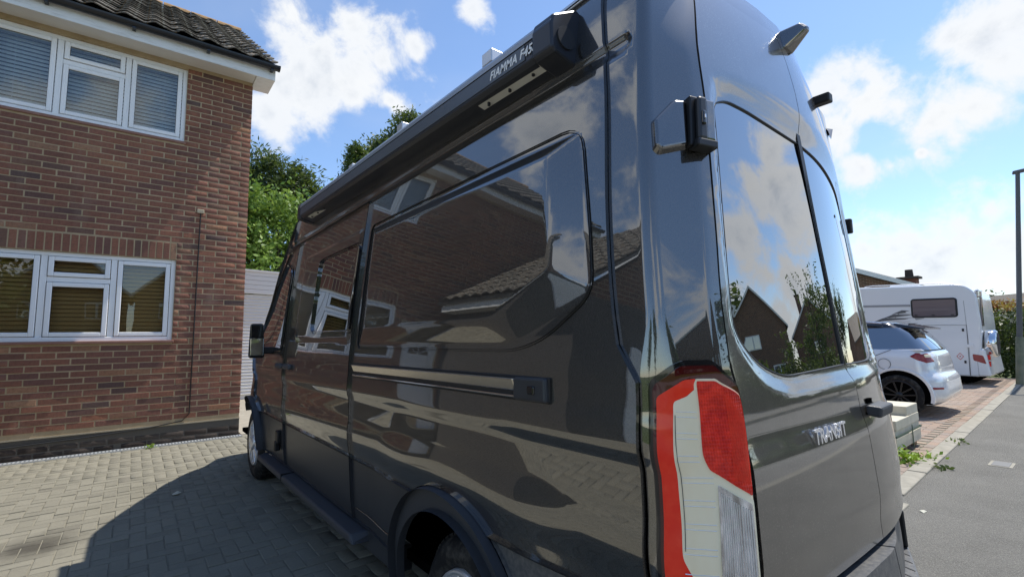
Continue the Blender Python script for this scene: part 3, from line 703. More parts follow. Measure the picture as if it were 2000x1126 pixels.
def window(x0, x1, z0, z1, mull, transom, blind, label=None, y=HY + .035, angle=.5, sp=.028):
    w = MB(); fr = .052
    xs_ = [x0] + mull + [x1]
    w.box(x0, x0 + fr, y, y + .06, z0, z1).box(x1 - fr, x1, y, y + .06, z0, z1).box(x0 + fr, x1 - fr, y, y + .06, z1 - fr, z1).box(x0 + fr, x1 - fr, y - .012, y + .06, z0, z0 + fr)
    for mx_ in mull: w.box(mx_ - .03, mx_ + .03, y + .001, y + .06, z0 + fr, z1 - fr)
    for c, tz in transom.items(): w.box(xs_[c] + .03, xs_[c + 1] - .03, y + .001, y + .06, tz - .03, tz + .03)
    win = w.build('window', M['upvc'], house, .006)
    if label: win['label'] = label
    for c in range(len(xs_) - 1):
        a = xs_[c] + (fr if c == 0 else .03); b = xs_[c + 1] - (fr if c == len(xs_) - 2 else .03)
        rows = [(z0 + fr, z1 - fr)] if c not in transom else [(z0 + fr, transom[c] - .03), (transom[c] + .03, z1 - fr)]
        for p, q in rows:
            s_, e_ = .05, .006
            MB().box(a + e_, a + e_ + s_, y - .014, y + .05, p + e_, q - e_).box(b - e_ - s_, b - e_, y - .014, y + .05, p + e_, q - e_).box(a + e_ + s_, b - e_ - s_, y - .014, y + .05, p + e_, p + e_ + s_).box(a + e_ + s_, b - e_ - s_, y - .014, y + .05, q - e_ - s_, q - e_).build('sash', M['upvc'], win, .007)
            g = s_ + e_ - .004
            MB().box(a + g, b - g, y + .006, y + .010, p + g, q - g).build('pane', M['pane'], win)
            MB().box(a + g, a + g + .008, y + .002, y + .005, p + g, q - g).box(b - g - .008, b - g, y + .002, y + .005, p + g, q - g).box(a + g, b - g, y + .002, y + .005, p + g, p + g + .008).box(a + g, b - g, y + .002, y + .005, q - g - .008, q - g).build('gasket', M['gasket'], win)
    m = MB(); z = z0 + .02
    while z < z1 - .02:
        h = .052; dz, dy = math.sin(angle) * h / 2, math.cos(angle) * h / 2
        yc_ = y + .13; m.add([(x0 + .02, yc_ - dy, z - dz), (x1 - .02, yc_ - dy, z - dz), (x1 - .02, yc_ + dy, z + dz), (x0 + .02, yc_ + dy, z + dz), (x0 + .02, yc_ - dy, z - dz + .002), (x1 - .02, yc_ - dy, z - dz + .002), (x1 - .02, yc_ + dy, z + dz + .002), (x0 + .02, yc_ + dy, z + dz + .002)],
            [(0, 3, 2, 1), (4, 5, 6, 7), (0, 1, 5, 4), (1, 2, 6, 5), (2, 3, 7, 6), (3, 0, 4, 7)]); z += sp
    for cx_ in np.linspace(x0 + .25, x1 - .25, 5): m.box(cx_ - .001, cx_ + .001, y + .116, y + .118, z0, z1)
    tag(m.build('blind', blind, win), kind='stuff')
    return win
window(-3.47, -1.575, 1.365, 2.43, [-2.84, -2.205], {1: 2.10}, M['blind_wood'], angle=1.0, sp=.05)
window(-3.50, -1.56, 4.07, 5.12, [-2.855, -2.20], {1: 4.80}, M['blind_white'], angle=1.0, sp=.05)
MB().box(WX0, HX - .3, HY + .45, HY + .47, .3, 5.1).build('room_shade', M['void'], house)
boxo('sill', M['sill_tile'], house, -3.52, -1.555, HY - .035, HY + .045, 1.335, 1.367, .006)
boxo('sill', M['sill_tile'], house, -3.55, -1.545, HY - .02, HY + .045, 4.035, 4.071, .006)
d = boxo('door', M['upvc'], house, -4.42, -3.62, HY + .05, HY + .11, .10, 2.16, .006)
boxo('door_panel', M['upvc'], d, -4.28, -3.76, HY + .030, HY + .049, .25, 1.2, .012)
fan = [(-4.02 + .24 * math.cos(a), 1.66 + .24 * math.sin(a)) for a in np.linspace(0, PI, 13)]
MB().prism(fan, lambda a, b, d_: (a, d_, b), HY + .042, HY + .049).build('fanlight', M['privacy'], d)
for a in (.7, 1.57, 2.44): MB().cyl((-4.02, HY + .04, 1.66), (-4.02 + .24 * math.cos(a), HY + .04, 1.66 + .24 * math.sin(a)), .008, n=6).build('glazing_bar', M['upvc'], d)
# eaves
EX = -.515
boxo('soffit', M['soffit'], house, WX0 - .1, EX - .003, 6.945, HY + .006, 5.185, 5.20)
fa = boxo('fascia', M['fascia'], house, WX0 - .1, EX, 6.922, 6.944, 5.165, 5.345)
MB().hull8([(EX - .24, 6.946, 5.166), (EX - .002, 6.946, 5.166), (EX - .002, 7.40, 5.166), (EX - .24, 7.40, 5.166), (EX - .24, 6.946, 5.34), (EX - .002, 6.946, 5.34), (EX - .002, 7.40, 5.62), (EX - .24, 7.40, 5.62)]).build('box_end', M['fascia'], house)
g = MB(); n = 10
prof = [(6.858 + .060 * math.cos(a), 5.352 + .060 * math.sin(a)) for a in np.linspace(PI, 2 * PI, n)] + [(6.858 + .054 * math.cos(a), 5.352 + .054 * math.sin(a)) for a in np.linspace(2 * PI, PI, n)]
g.prism(prof, lambda a, b, d_: (d_, a, b), WX0 - .1, EX + .03)
gut = g.build('gutter', M['gutter'], house)
for gx_ in (EX - .06, EX - .85, EX - 1.65, EX - 2.45, EX - 3.25): MB().box(gx_ - .018, gx_ + .018, 6.83, 6.92, 5.272, 5.293).build('gutter_bracket', M['gutter'], gut)
MB().prism([(6.858 + .064 * math.cos(a), 5.352 + .064 * math.sin(a)) for a in np.linspace(PI, 2 * PI, 12)], lambda a, b, d_: (d_, a, b), EX + .025, EX + .045).build('gutter_end', M['gutter'], gut)
# tiled roof
RY, RZ = 10.57, 7.95; EY, EZ = 6.84, 5.385
sl_ = Vector((0, RY - EY, RZ - EZ)); SL = sl_.length; sd = sl_ / SL; nn = Vector((0, -sd.z, sd.y))
roof = MB().hull8([(WX0 - .1, EY + .06, EZ - .05), (EX - .02, EY + .06, EZ - .05), (EX - .02, RY, RZ - .12), (WX0 - .1, RY, RZ - .12), (WX0 - .1, EY + .06, EZ - .015), (EX - .02, EY + .06, EZ - .015), (EX - .02, RY, RZ - .05), (WX0 - .1, RY, RZ - .05)]).hull8(
   [(WX0 - .1, RY, RZ - .12), (EX - .02, RY, RZ - .12), (EX - .02, 14.3, EZ - .05), (WX0 - .1, 14.3, EZ - .05), (WX0 - .1, RY, RZ - .05), (EX - .02, RY, RZ - .05), (EX - .02, 14.3, EZ + .03), (WX0 - .1, 14.3, EZ + .03)]).build('roof', M['roof_tile'], house)
TW, TG = .30, .335
def tile_mesh():
    m = MB(); n = 10; vs = []
    for z_o in (0, -.016):
        for (v, lift) in ((0.0, .036), (.415, .006)):
            for i in range(n):
                u = -.012 + (TW + .024) * i / (n - 1)
                ph = 2 * PI * u / TW
                h = .021 * math.sin(ph) + .006 * math.sin(2 * ph)
                vs.append((u, v, h + lift + z_o))
    q = []
    for i in range(n - 1):
        q += [(i, i + 1, n + i + 1, n + i), (2 * n + i, 3 * n + i, 3 * n + i + 1, 2 * n + i + 1), (i, 2 * n + i, 2 * n + i + 1, i + 1)]
    q += [(0, n, 3 * n, 2 * n), (n - 1, 3 * n - 1, 4 * n - 1, 2 * n - 1)]
    m.add(vs, q, True); me = m.mesh('roof_tile'); me.materials.append(M['roof_tile']); return me
tm = tile_mesh(); TV = np.array([v.co[:] for v in tm.vertices]); TF = [tuple(p.vertices) for p in tm.polygons]
MX = Matrix((Vector((1, 0, 0)), Vector(sd), Vector(nn))).transposed()
tiles = []
for r_ in range(int(SL / TG) + 1):
    for c_ in range(24):
        x = EX - (c_ + 1) * TW; v = r_ * TG
        if x < WX0 - .1 or v > SL - .1: continue
        p = Vector((x, EY, EZ)) + Vector(sd) * v + Vector(nn) * .0
        tiles.append((p, in_frame((p.x + .15, p.y, p.z), 20), r_, c_))
seen = [t_ for t_ in tiles if t_[1]][:300]; rest = [t_ for t_ in tiles if t_ not in seen]
rx = math.atan2(sd.z, sd.y)
for p, _, r_, c_ in seen:
    o = bpy.data.objects.new('roof_tile', tm); COL.objects.link(o); put_under(o, house)
    o.location = p + Vector(nn) * rng.uniform(-.004, .004); o.rotation_euler = (rx + rng.uniform(-.012, .012), rng.uniform(-.02, .02), rng.uniform(-.008, .008))
if rest:
    V, Q = [], []
    for p, _, r_, c_ in rest:
        k = sum(len(a) for a in V); V.append(TV @ np.array(MX).T + np.array(p)); Q.append(np.array(TF) + k)
    o = link_obj('roof_tile', raw_mesh('roof_tile', np.concatenate(V), np.concatenate(Q)), M['roof_tile'], house); tag(o, kind='stuff')
x = EX + .02
while x > WX0 - .1:
    m = MB(); pr = [(RY + .13 * math.cos(a), RZ - .075 + .13 * math.sin(a)) for a in np.linspace(.15, PI - .15, 9)] + [(RY + .112 * math.cos(a), RZ - .075 + .112 * math.sin(a)) for a in np.linspace(PI - .15, .15, 9)]
    m.prism(pr, lambda a, b, d_: (d_, a, b + rng.uniform(-.002, .002)), x - .44, x - .008).build('ridge_tile', M['ridge_tile'], house); x -= .45
boxo('verge_mortar', M['mortar'], house, EX - .03, EX + .004, RY - .05, RY + .05, RZ - .2, RZ - .06)
MB().hull8([(EX - .02, EY + .05, EZ - .075), (EX + .012, EY + .05, EZ - .075), (EX + .012, RY, RZ - .13), (EX - .02, RY, RZ - .13), (EX - .02, EY + .05, EZ - .0), (EX + .012, EY + .05, EZ - .0), (EX + .012, RY, RZ - .055), (EX - .02, RY, RZ - .055)]).build('verge', M['gutter'], house)
# cable on the wall
MB().tube([(-1.33, HY - .006, 3.13), (-1.335, HY - .006, 2.2), (-1.34, HY - .007, 1.2), (-1.345, HY - .007, .40), (-1.42, HY - .010, .315), (-1.75, HY - .012, .27), (-2.3, HY - .012, .235), (-3.2, HY - .012, .20), (-3.9, HY - .012, .19)], .007, 6).build('cable', M['cable'], house)
MB().box(-1.375, -1.29, HY - .022, HY + .004, 3.10, 3.155).build('cable_clip', M['mortar_pale'], house, .008)

# projecting tiled porch and garage of the same house, left of the frame: the van's side mirrors it
ext = thing('brick_garage', (-6.4, 5.4, 0), 'brick garage with a sloping tiled roof beside the house front door, mirrored in the van', 'garage')
boxo('wall', M['dark_wall'], ext, -7.8, -4.48, 3.9, 7.19, -.2, 2.62)
boxo('fascia', M['fascia'], ext, -4.26, -4.235, 3.75, 7.0, 2.47, 2.64)
boxo('soffit', M['soffit'], ext, -4.48, -4.26, 3.75, 7.0, 2.47, 2.485)
rs = MB().hull8([(-4.19, 3.7, 2.60), (-4.19, 7.1, 2.60), (-7.2, 7.1, 4.73), (-7.2, 3.7, 4.73), (-4.19, 3.7, 2.66), (-4.19, 7.1, 2.66), (-7.2, 7.1, 4.79), (-7.2, 3.7, 4.79)]).build('roof', M['roof_tile'], ext)
V, Q = [], []; sv = Vector((-3.01, 0, 2.13)).normalized(); nv = Vector((2.13, 0, 3.01)).normalized()
MM = np.array(Matrix((Vector((0, 1, 0)), sv, nv)).transposed())
for r_ in range(11):
    for c_ in range(11):
        p = Vector((-4.15, 3.7 + c_ * TW, 2.67)) + sv * (r_ * TG); k = sum(len(a) for a in V); V.append(TV @ MM.T + np.array(p)); Q.append(np.array(TF) + k)
tag(link_obj('roof_tile', raw_mesh('roof_tile', np.concatenate(V), np.concatenate(Q)), M['roof_tile'], ext), kind='stuff')
MB().add([(-7.2, 3.92, 2.62), (-4.5, 3.92, 2.62), (-7.2, 3.92, 4.6), (-7.2, 4.1, 2.62), (-4.5, 4.1, 2.62), (-7.2, 4.1, 4.6)], [(0, 1, 2), (3, 5, 4), (0, 2, 5, 3), (1, 4, 5, 2), (0, 3, 4, 1)]).build('gable', M['brick_far'], ext)
boxo('garage_door', M['upvc'], ext, -7.5, -5.6, 3.86, 3.899, 0, 2.1, .01)

# small things on the drive
lf = MB().add([(-1.635, 4.74, gzf(4.75) + .006), (-1.60, 4.72, gzf(4.75) + .016), (-1.575, 4.765, gzf(4.75) + .010), (-1.60, 4.80, gzf(4.75) + .022), (-1.64, 4.785, gzf(4.75) + .005)], [(0, 1, 2, 3, 4)]).build('fallen_leaf', M['leaf_white'])
sm = lf.modifiers.new('thick', 'SOLIDIFY'); sm.thickness = .002
tag(lf, 'pale dry leaf lying on the shaded block paving', 'leaf')
def weed(loc, r, h, n, mat, label, size=.03):
    t_ = thing('weed', loc, label, 'weed')
    pts = np.array(loc) + np.stack([RNG.normal(0, r, n), RNG.normal(0, r * .7, n), np.abs(RNG.normal(h * .5, h * .35, n))], 1)
    foliage('leaves', pts, size, mat, t_, .4)
    m = MB()
    for i in range(6): q = pts[i]; m.tube([Vector(loc), Vector(loc).lerp(Vector(q), .6) + Vector((0, 0, .01)), q], .002, 4)
    m.build('stem', mat, t_); return t_
weed((-1.73, 7.04, gzf(7.04)), .035, .05, 26, M['leaf_weed'], 'small green weed growing at the drain below the brick wall', .022)

# ================================================================ THE CAMPER VAN
van = thing('camper_van', (0, 2.9, -.02), 'dark grey high-roofed camper van parked nose to the house with awning and tinted rear windows', 'camper van')
ZW = [.20, .25, .36, .45, .60, .70, .80, .90, .98, 1.04, 1.08, 1.13, 1.20, 1.30, 1.5, 1.75, 2.0, 2.2, 2.34, 2.42, 2.48]
WW = [.955, .970, .985, .997, 1.006, 1.012, 1.024, 1.017, 1.018, 1.030, 1.028, 1.023, 1.021, 1.012, .992, .964, .932, .902, .878, .855, .815]
Wf = pchip(ZW, WW)
y0f = pchip([.2, .3, .6, .9, 1.18, 1.6, 1.95, 2.2, 2.45, 2.6], [.02, .02, .03, .048, .073, .113, .150, .185, .24, .30])
y2f = pchip([.2, .3, .6, 1.2, 1.5, 1.77, 2.0, 2.5], [.185, .185, .185, .19, .214, .233, .25, .272])
xgf = pchip([.2, .3, .77, .923, 1.117, 1.176, 1.22, 1.367, 1.563, 1.778, 1.911, 2.098, 2.3, 2.5], [-.91, -.90, -.876, -.864, -.850, -.855, -.868, -.864, -.837, -.807, -.786, -.768, -.711, -.645])
ycf = pchip([1.195, 1.271, 1.323, 1.431, 1.66, 1.976, 2.154, 2.348, 2.5], [.245, .300, .312, .329, .352, .373, .394, .419, .43])
def Rf(x, z):
    t_ = x + .1; return y0f(z) + np.where(t_ < 0, .03 * t_ * t_, .25 * t_ * t_)
# pressed shapes of the side: distances to outlines in (y, z)
PO = round_poly([(2.10, 1.955), (.47, 1.945), (.415, 1.60), (.397, 1.42), (.58, 1.30), (.72, 1.262), (2.10, 1.265)], [.05, .09, .3, .06, .25, .12, .05])
PI_ = round_poly([(1.98, 1.895), (.62, 1.875), (.592, 1.50), (.78, 1.382), (.90, 1.372), (1.98, 1.345)], [.04, .03, .05, .1, .1, .04])
_pe = [(2.10, 1.955), (.455, 1.945), (.385, 1.42), (.72, 1.262), (2.10, 1.265)]; PE = []
for i_, w_ in enumerate((.050, .135, .125, .085, .10)):
    p_, q_ = np.array(_pe[i_]), np.array(_pe[(i_ + 1) % 5]); t_ = (q_ - p_) / np.linalg.norm(q_ - p_); n_ = np.array([-t_[1], t_[0]]); n_ = n_ if (np.array([1.2, 1.6]) - p_) @ n_ > 0 else -n_; PE.append((p_, n_, w_))
PD = round_poly([(3.42, 1.975), (2.22, 1.975), (2.22, 1.29), (3.42, 1.31)], .05)
GRV = [(.33, 2.145), (4.2, 2.15)]
def wob(y, z):
    return .0008 * (np.sin(4.3 * y + 2.1 * z + .4) * np.sin(3.1 * z - 1.2 * y) + .6 * np.sin(7.7 * y - 4.0 * z + 1.3))
def dside(y, z):
    """outward relief of the pressed side panel"""
    sh = np.shape(y); P = np.stack([np.ravel(y), np.ravel(z)], 1)
    a = sdf(P, PO); b = sdf(P, PI_)
    k = -np.log(sum(np.exp(-16 * np.clip(((P[:, 0] - p[0]) * n_[0] + (P[:, 1] - p[1]) * n_[1] - .020) / w_, -2, 3)) for p, n_, w_ in PE)) / 16; e_ = .10; soft = lambda q: np.where(q < -e_, 0, np.where(q > e_, q, (q + e_) ** 2 / (4 * e_))); k = 1 - soft(1 - soft(k))
    d = np.where(a > 0, .026 * k, 0.0)
    e = sdf(P, PD); d += .010 * smooth_step(0, .035, e)
    g = poly_dist(P, GRV, False); d -= .014 * smooth_step(.036, .010, g)
    r = np.hypot(P[:, 0] - 1.14, P[:, 1] - .27); d += .020 * smooth_step(.86, .56, r) * (P[:, 1] > .2)
    r2 = np.hypot(P[:, 0] - 4.85, P[:, 1] - .36); d += .012 * smooth_step(.7, .5, r2)
    d += wob(P[:, 0], P[:, 1])
    return d.reshape(sh)
def narrow(y, z):
    a = np.clip((y - 3.7) / 1.4, 0, 2.0) ** 1.7; b = .018 + .115 * smooth_step(1.1, 1.75, z)
    return a * b + np.minimum(.42 * np.clip((y - 4.93) / .80, 0, 2) ** 2.0, .29)
def side(y, z):
    x = -Wf(z) + narrow(y, z) - dside(y, z)
    return np.stack([x, np.broadcast_to(y, np.shape(x)), np.broadcast_to(z, np.shape(x))], -1)
Lz = lambda z: .028 + .032 * (1 - smooth_step(1.20, 1.36, np.asarray(z, float)))
def corner(u, z):
    u = np.asarray(u, float); z = np.asarray(z, float); w = Wf(z); L = Lz(z)[..., None]; xe = xgf(z); ye = Rf(xe, z); O = np.zeros_like(w)
    p0 = np.stack([-w, O + .45], -1); p1 = np.stack([-w, y2f(z)], -1); p2 = np.stack([xe - .03, ye + .012], -1); p3 = np.stack([xe, ye], -1)
    un = lambda v: v / np.linalg.norm(v, axis=-1)[..., None]
    a = p1 + un(p0 - p1) * L; b = p1 + un(p2 - p1) * L; c = p2 + un(p1 - p2) * .012; d = p2 + (p3 - p2) * .4
    bz = lambda q0, q1, q2, t_: (1 - t_) ** 2 * q0 + 2 * t_ * (1 - t_) * q1 + t_ * t_ * q2
    U = u[..., None]
    q = np.where(U < .35, p0 + (a - p0) * U / .35, np.where(U < .55, bz(a, p1, b, (U - .35) / .2), np.where(U < .85, b + (c - b) * (U - .55) / .3, np.where(U < .93, bz(c, p2, d, (U - .85) / .08), d + (p3 - d) * (U - .93) / .07))))
    x = q[..., 0] - np.where(u < .36, dside(q[..., 1], z), wob(q[..., 1], z))
    return np.stack([x, q[..., 1], z], -1)
# rear doors: a sunk surround about the glass
LW = round_poly([(-.70, 1.965), (-.62, 2.0), (-.49, 2.003), (-.1165, 1.985), (-.1165, 1.195), (-.57, 1.182), (-.70, 1.222), (-.792, 1.305), (-.782, 1.42), (-.75, 1.645)], [.03, .05, .05, .012, .012, .10, .06, .05, .1, .1])
RW = round_poly([(-.1065, 1.985), (.09, 1.965), (.42, 1.90), (.52, 1.84), (.56, 1.5), (.59, 1.30), (.47, 1.22), (.30, 1.195), (-.1065, 1.195)], [.012, .1, .06, .04, .1, .06, .06, .1, .012])
BW = round_poly([(-.735, 2.055), (-.60, 2.10), (-.36, 2.13), (.10, 2.115), (.50, 1.99), (.60, 1.86), (.66, 1.25), (.40, 1.135), (-.60, 1.118), (-.74, 1.165), (-.845, 1.29), (-.815, 1.60)], [.05, .1, .15, .2, .1, .08, .08, .15, .15, .06, .06, .1])
WB = round_poly([(-.70, 1.965), (-.62, 2.0), (-.49, 2.003), (.09, 1.965), (.42, 1.90), (.52, 1.84), (.56, 1.5), (.59, 1.30), (.47, 1.22), (.30, 1.195), (-.57, 1.182), (-.70, 1.222), (-.792, 1.305), (-.782, 1.42), (-.75, 1.645)], .05)
def rear(x, z):
    sh = np.shape(x); P = np.stack([np.ravel(x), np.ravel(z)], 1)
    a = sdf(P, BW); b = sdf(P, WB); ai = np.maximum(a - .004, 0); bo = np.maximum(-b, 0)
    k = np.where(b > 0, 1.0, ai / (ai + bo + 1e-6)); k = k * k * (3 - 2 * k)
    d = np.where(a > 0, .020 * k, 0.0).reshape(sh)
    c = .004 * np.exp(-((z - (.98 + .10 * (x + .5))) / .03) ** 2)
    y = Rf(x, z) + d - .0012 * np.sin(6 * x + 3 * z) + .010 * smooth_step(.80, .70, z) - .010 * smooth_step(1.06, .98, z)
    return np.stack([np.broadcast_to(x, np.shape(y)), y, np.broadcast_to(z, np.shape(y))], -1)
arcp = lambda cy, cz, r, a0, a1, n=24: [(cy + r * math.cos(a), cz + r * math.sin(a)) for a in np.linspace(a0, a1, n)]
TOPZ = 2.415
cz_ = [float(ycf(z)) for z in np.linspace(2.40, 1.20, 16)]
crease = list(zip(cz_, np.linspace(2.40, 1.20, 16)))
aq = math.asin((.677 - .27) / .485)
quarter = [(2.167, .685), (2.167, 2.118), (3.93, 2.118), (3.93, TOPZ), (.425, TOPZ)] + crease + [(.243, 1.19), (.243, .664), (1.14 - .485 * math.cos(math.asin((.664 - .27) / .485)), .664)] + arcp(1.14, .27, .485, PI - math.asin((.664 - .27) / .485), aq)[1:-1] + [(1.14 + .485 * math.cos(aq), .685)]
# note: arc runs from the rear end of the arch over the top to its front end
arc_r = [(1.14 - .485 * math.cos(a), .27 + .485 * math.sin(a)) for a in np.linspace(math.asin((.664 - .27) / .485), PI - aq, 26)]
quarter = [(2.170, .685), (2.170, 2.115), (3.93, 2.115), (3.93, TOPZ), (.425, TOPZ)] + crease + [(.243, 1.19), (.243, .664)] + arc_r
patch('side_panel', side, quarter, M['paint'], van, .0105)
strip_along('panel_crease', side, [p for p in PO if p[0] < 2.095 or True] + [PO[0]], .007, M['black'], van, .0012)
# sliding door
sd_poly = [(2.178, .685), (2.178, 2.108), (3.637, 2.108), (3.637, .685)]
win_s = round_poly([(2.215, 1.365), (2.215, 1.868), (2.95, 1.868), (2.95, 1.375)], .05)
sdoor = patch('sliding_door', side, sd_poly, M['paint'], van, .02, [win_s])
patch('window', side, win_s, M['privacy'], sdoor, .02, off=-.004)
strip_along('window_frame', side, round_poly([(2.21, 1.36), (2.21, 1.873), (2.955, 1.873), (2.955, 1.37)], .05) + [(2.215, 1.36)], .022, M['black'], sdoor, .006)
strip_along('window_divider', side, [(2.55, 1.37), (2.55, 1.865)], .018, M['blackgloss'], sdoor, .003)
patch('lower_panel', side, [(2.179, .36), (2.179, .679), (3.636, .679), (3.636, .36)], M['satin'], sdoor, .03)
# front door
win_f = round_poly([(3.76, 1.24), (3.76, 1.90), (3.98, 1.985), (4.42, 1.72), (4.90, 1.36), (4.86, 1.25), (4.40, 1.20)], .05)
fdoor = patch('front_door', side, [(3.65, .685), (3.65, 2.106), (3.98, 2.08), (4.5, 1.77), (5.02, 1.36), (4.98, 1.18), (4.78, .95)] + arcp(4.85, .36, .44, PI / 2 + .3, PI - math.asin(.325 / .44), 8), M['paint'], van, .03, [win_f])
patch('window', side, win_f, M['privacy'], fdoor, .03, off=-.005)
strip_along('window_frame', side, win_f + [win_f[0]], .02, M['black'], fdoor, .003)
patch('lower_panel', side, [(3.65, .36), (3.65, .679), (4.85 - .44 * math.cos(math.asin(.319 / .44)), .679)] + arcp(4.85, .36, .44, PI - math.asin(.319 / .44), PI, 8)[1:], M['satin'], fdoor, .03)
patch('front_wing', side, [(4.79, .95), (4.99, 1.18), (5.03, 1.36), (5.2, 1.33), (5.55, 1.14), (5.86, .92), (5.95, .66), (5.95, .36)] + arcp(4.85, .36, .44, 0, PI / 2 + .27, 16), M['paint'], van, .03)
patch('windscreen_pillar', side, [(3.655, 2.112), (3.935, 2.112), (3.935, TOPZ), (4.02, 2.36), (4.35, 2.09), (4.78, 1.76), (5.18, 1.40), (5.04, 1.365), (4.51, 1.78), (3.99, 2.088), (3.655, 2.108)], M['paint'], van, .03)
# lower panels of the quarter, arches
lp = [(2.167, .679), (2.167, .36)] + [(1.14 + .485 * math.cos(a), .27 + .485 * math.sin(a)) for a in np.linspace(.19, math.asin((.679 - .27) / .485), 12)]
patch('lower_panel', side, lp, M['satin'], van, .025)
ring = [(1.14 + .480 * math.cos(a), .27 + .480 * math.sin(a)) for a in np.linspace(-.1, PI + .1, 40)] + [(1.14 + .395 * math.cos(a), .27 + .395 * math.sin(a)) for a in np.linspace(PI + .1, -.1, 40)]
arch_surf = lambda y, z: side(y, z) + np.stack([-.008 + .05 * np.clip(.43 - np.hypot(y - 1.14, z - .27), 0, 1), 0 * y, 0 * y], -1)
patch('wheel_arch_trim', arch_surf, ring, M['clad'], van, .016, flange=.035)
ringf = [(4.85 + .437 * math.cos(a), .36 + .437 * math.sin(a)) for a in np.linspace(.75, PI + .02, 30)] + [(4.85 + .385 * math.cos(a), .36 + .385 * math.sin(a)) for a in np.linspace(PI + .02, .75, 30)]
patch('wheel_arch_trim', lambda y, z: side(y, z) + np.stack([-.008 + 0 * y, 0 * y, 0 * y], -1), ringf, M['clad'], van, .025, flange=.05)
# sill and side step
boxo('sill', M['satin'], van, -.985, -.90, 1.66, 4.42, .24, .358, .012)
strip_along('sill_glint', side, [(1.68, .42), (2.16, .42)], .006, M['alu'], van, .001)  # bright metal strip standing in for the highlight along the sill edge
st = MB().hull8([(-1.075, 1.98, .292), (-.93, 1.98, .285), (-.93, 4.30, .285), (-1.075, 4.30, .292), (-1.075, 2.02, .335), (-.95, 1.98, .345), (-.95, 4.34, .345), (-1.075, 4.27, .335)]).build('side_step', M['clad'], van, .012)
for yj in (3.42,): boxo('step_joint', M['black'], st, -1.078, -.95, yj, yj + .008, .30, .347)
# sliding rail
rl = MB().hull8([(-1.034, .70, 1.139), (-1.0, .70, 1.139), (-1.0, 2.105, 1.139), (-1.034, 2.105, 1.139), (-1.048, .70, 1.178), (-1.0, .70, 1.178), (-1.0, 2.105, 1.178), (-1.048, 2.105, 1.178)]).build('door_rail', M['alu'], van, .005)
boxo('rail_slot', M['black'], rl, -1.033, -1.0, .69, 2.112, 1.117, 1.138)
boxo('rail_lower_edge', M['chrome'], rl, -1.040, -1.0, .70, 2.105, 1.119, 1.127, .002)
boxo('rail_gasket', M['black'], rl, -1.030, -1.0, .55, 2.118, 1.110, 1.186, .004)
MB().hull8([(-1.045, .555, 1.114), (-1.0, .545, 1.112), (-1.0, .702, 1.114), (-1.047, .702, 1.114), (-1.040, .562, 1.184), (-1.0, .55, 1.186), (-1.0, .702, 1.184), (-1.045, .702, 1.182)]).build('rail_end_cap', M['satin'], rl, .007)
boxo('end_cap_clip', M['blackgloss'], rl, -1.050, -1.04, .60, .632, 1.134, 1.160, .006)
for cy in (3.52, 3.775):
    h = MB().hull8([(-1.052, cy - .09, 1.098), (-1.02, cy - .10, 1.098), (-1.02, cy + .10, 1.098), (-1.052, cy + .09, 1.098), (-1.052, cy - .09, 1.135), (-1.02, cy - .10, 1.14), (-1.02, cy + .10, 1.14), (-1.052, cy + .09, 1.135)]).build('handle', M['clad'], sdoor if cy < 3.6 else fdoor, .012)
MB().box(-1.035, -.99, 3.76, 3.84, .50, .60).box(-1.045, -1.0, 3.79, 3.83, .44, .52).build('sill_clip', M['black'], van, .01)

# rear corner and tail lamp
ucr = [(.35 * (.45 - float(ycf(z))) / (.45 - float(y2f(z)) - float(Lz(z))) + .003, z) for z in np.linspace(2.40, 1.22, 20)]
patch('rear_corner_panel', corner, [(.02, 2.415), (.996, 2.415), (.996, .664), (.364, .664), (.364, 1.19)] + ucr[::-1], M['paint'], van, .018)
corner_stretch = corner
lamp_part = patch('tail_lamp', corner, round_poly([(.405, 1.195), (.53, 1.243), (.84, 1.243), (1.0, 1.188), (1.0, .54), (.405, .54)], [.03, .06, .05, .03, .02, .02]), M['blackgloss'], van, .014, off=.006, flange=.02)
def lens(name, poly, mat, off, r=.012): return patch(name, corner, round_poly(poly, r), mat, lamp_part, .012, off=off, flange=.008)
lens('lens_rim', [(.425, 1.184), (.535, 1.230), (.835, 1.230), (.982, 1.178), (.982, .55), (.425, .55)], M['dark_red'], .011, .02)
lens('reflector_band', [(.440, 1.160), (.545, 1.200), (.640, 1.202), (.640, 1.170), (.60, 1.150), (.52, 1.130), (.510, 1.0), (.515, .82), (.56, .76), (.56, .56), (.437, .56)], M['red_bright'], .0145)
lens('brake_lens', [(.636, 1.197), (.80, 1.197), (.961, 1.159), (.964, .940), (.672, 1.000), (.643, 1.03)], M['red_lens'], .017, .015)
lens('lens_border', [(.612, 1.190), (.640, 1.202), (.812, 1.202), (.966, 1.162), (.966, .925), (.66, .985), (.626, 1.02)], M['cream_lens'], .0150, .012)
wl_ = lens('frosted_lens', [(.500, 1.150), (.618, 1.178), (.632, 1.02), (.665, .992), (.968, .934), (.958, .56), (.545, .56), (.545, .765), (.503, .815), (.496, .96)], M['cream_lens'], .0165, .012)
lens('reversing_lens', [(.715, .968), (.942, .925), (.930, .56), (.705, .56)], M['clear_lens'], .020, .012)
for i in range(14):
    u_ = .735 + .0145 * i; strip_along('lens_rib', corner, [(u_, .955 - .2 * (u_ - .715)), (u_ - .004, .58)], .0022, M['silver'], lamp_part, .0222)
for k in range(9):
    z_ = 1.128 - k * .0465 - .0012 * k * k * .3
    for dz_ in (0, -.012):
        ue = .612 if z_ > 1.0 else .69
        strip_along('lens_line', corner, [(.508, z_ + dz_), (ue, z_ + dz_ - .003)], .0016, M['lens_line'], lamp_part, .0175)
strip_along('lens_joint', corner, [(.505, 1.12), (.512, .83)], .002, M['gutter'], lamp_part, .0178)
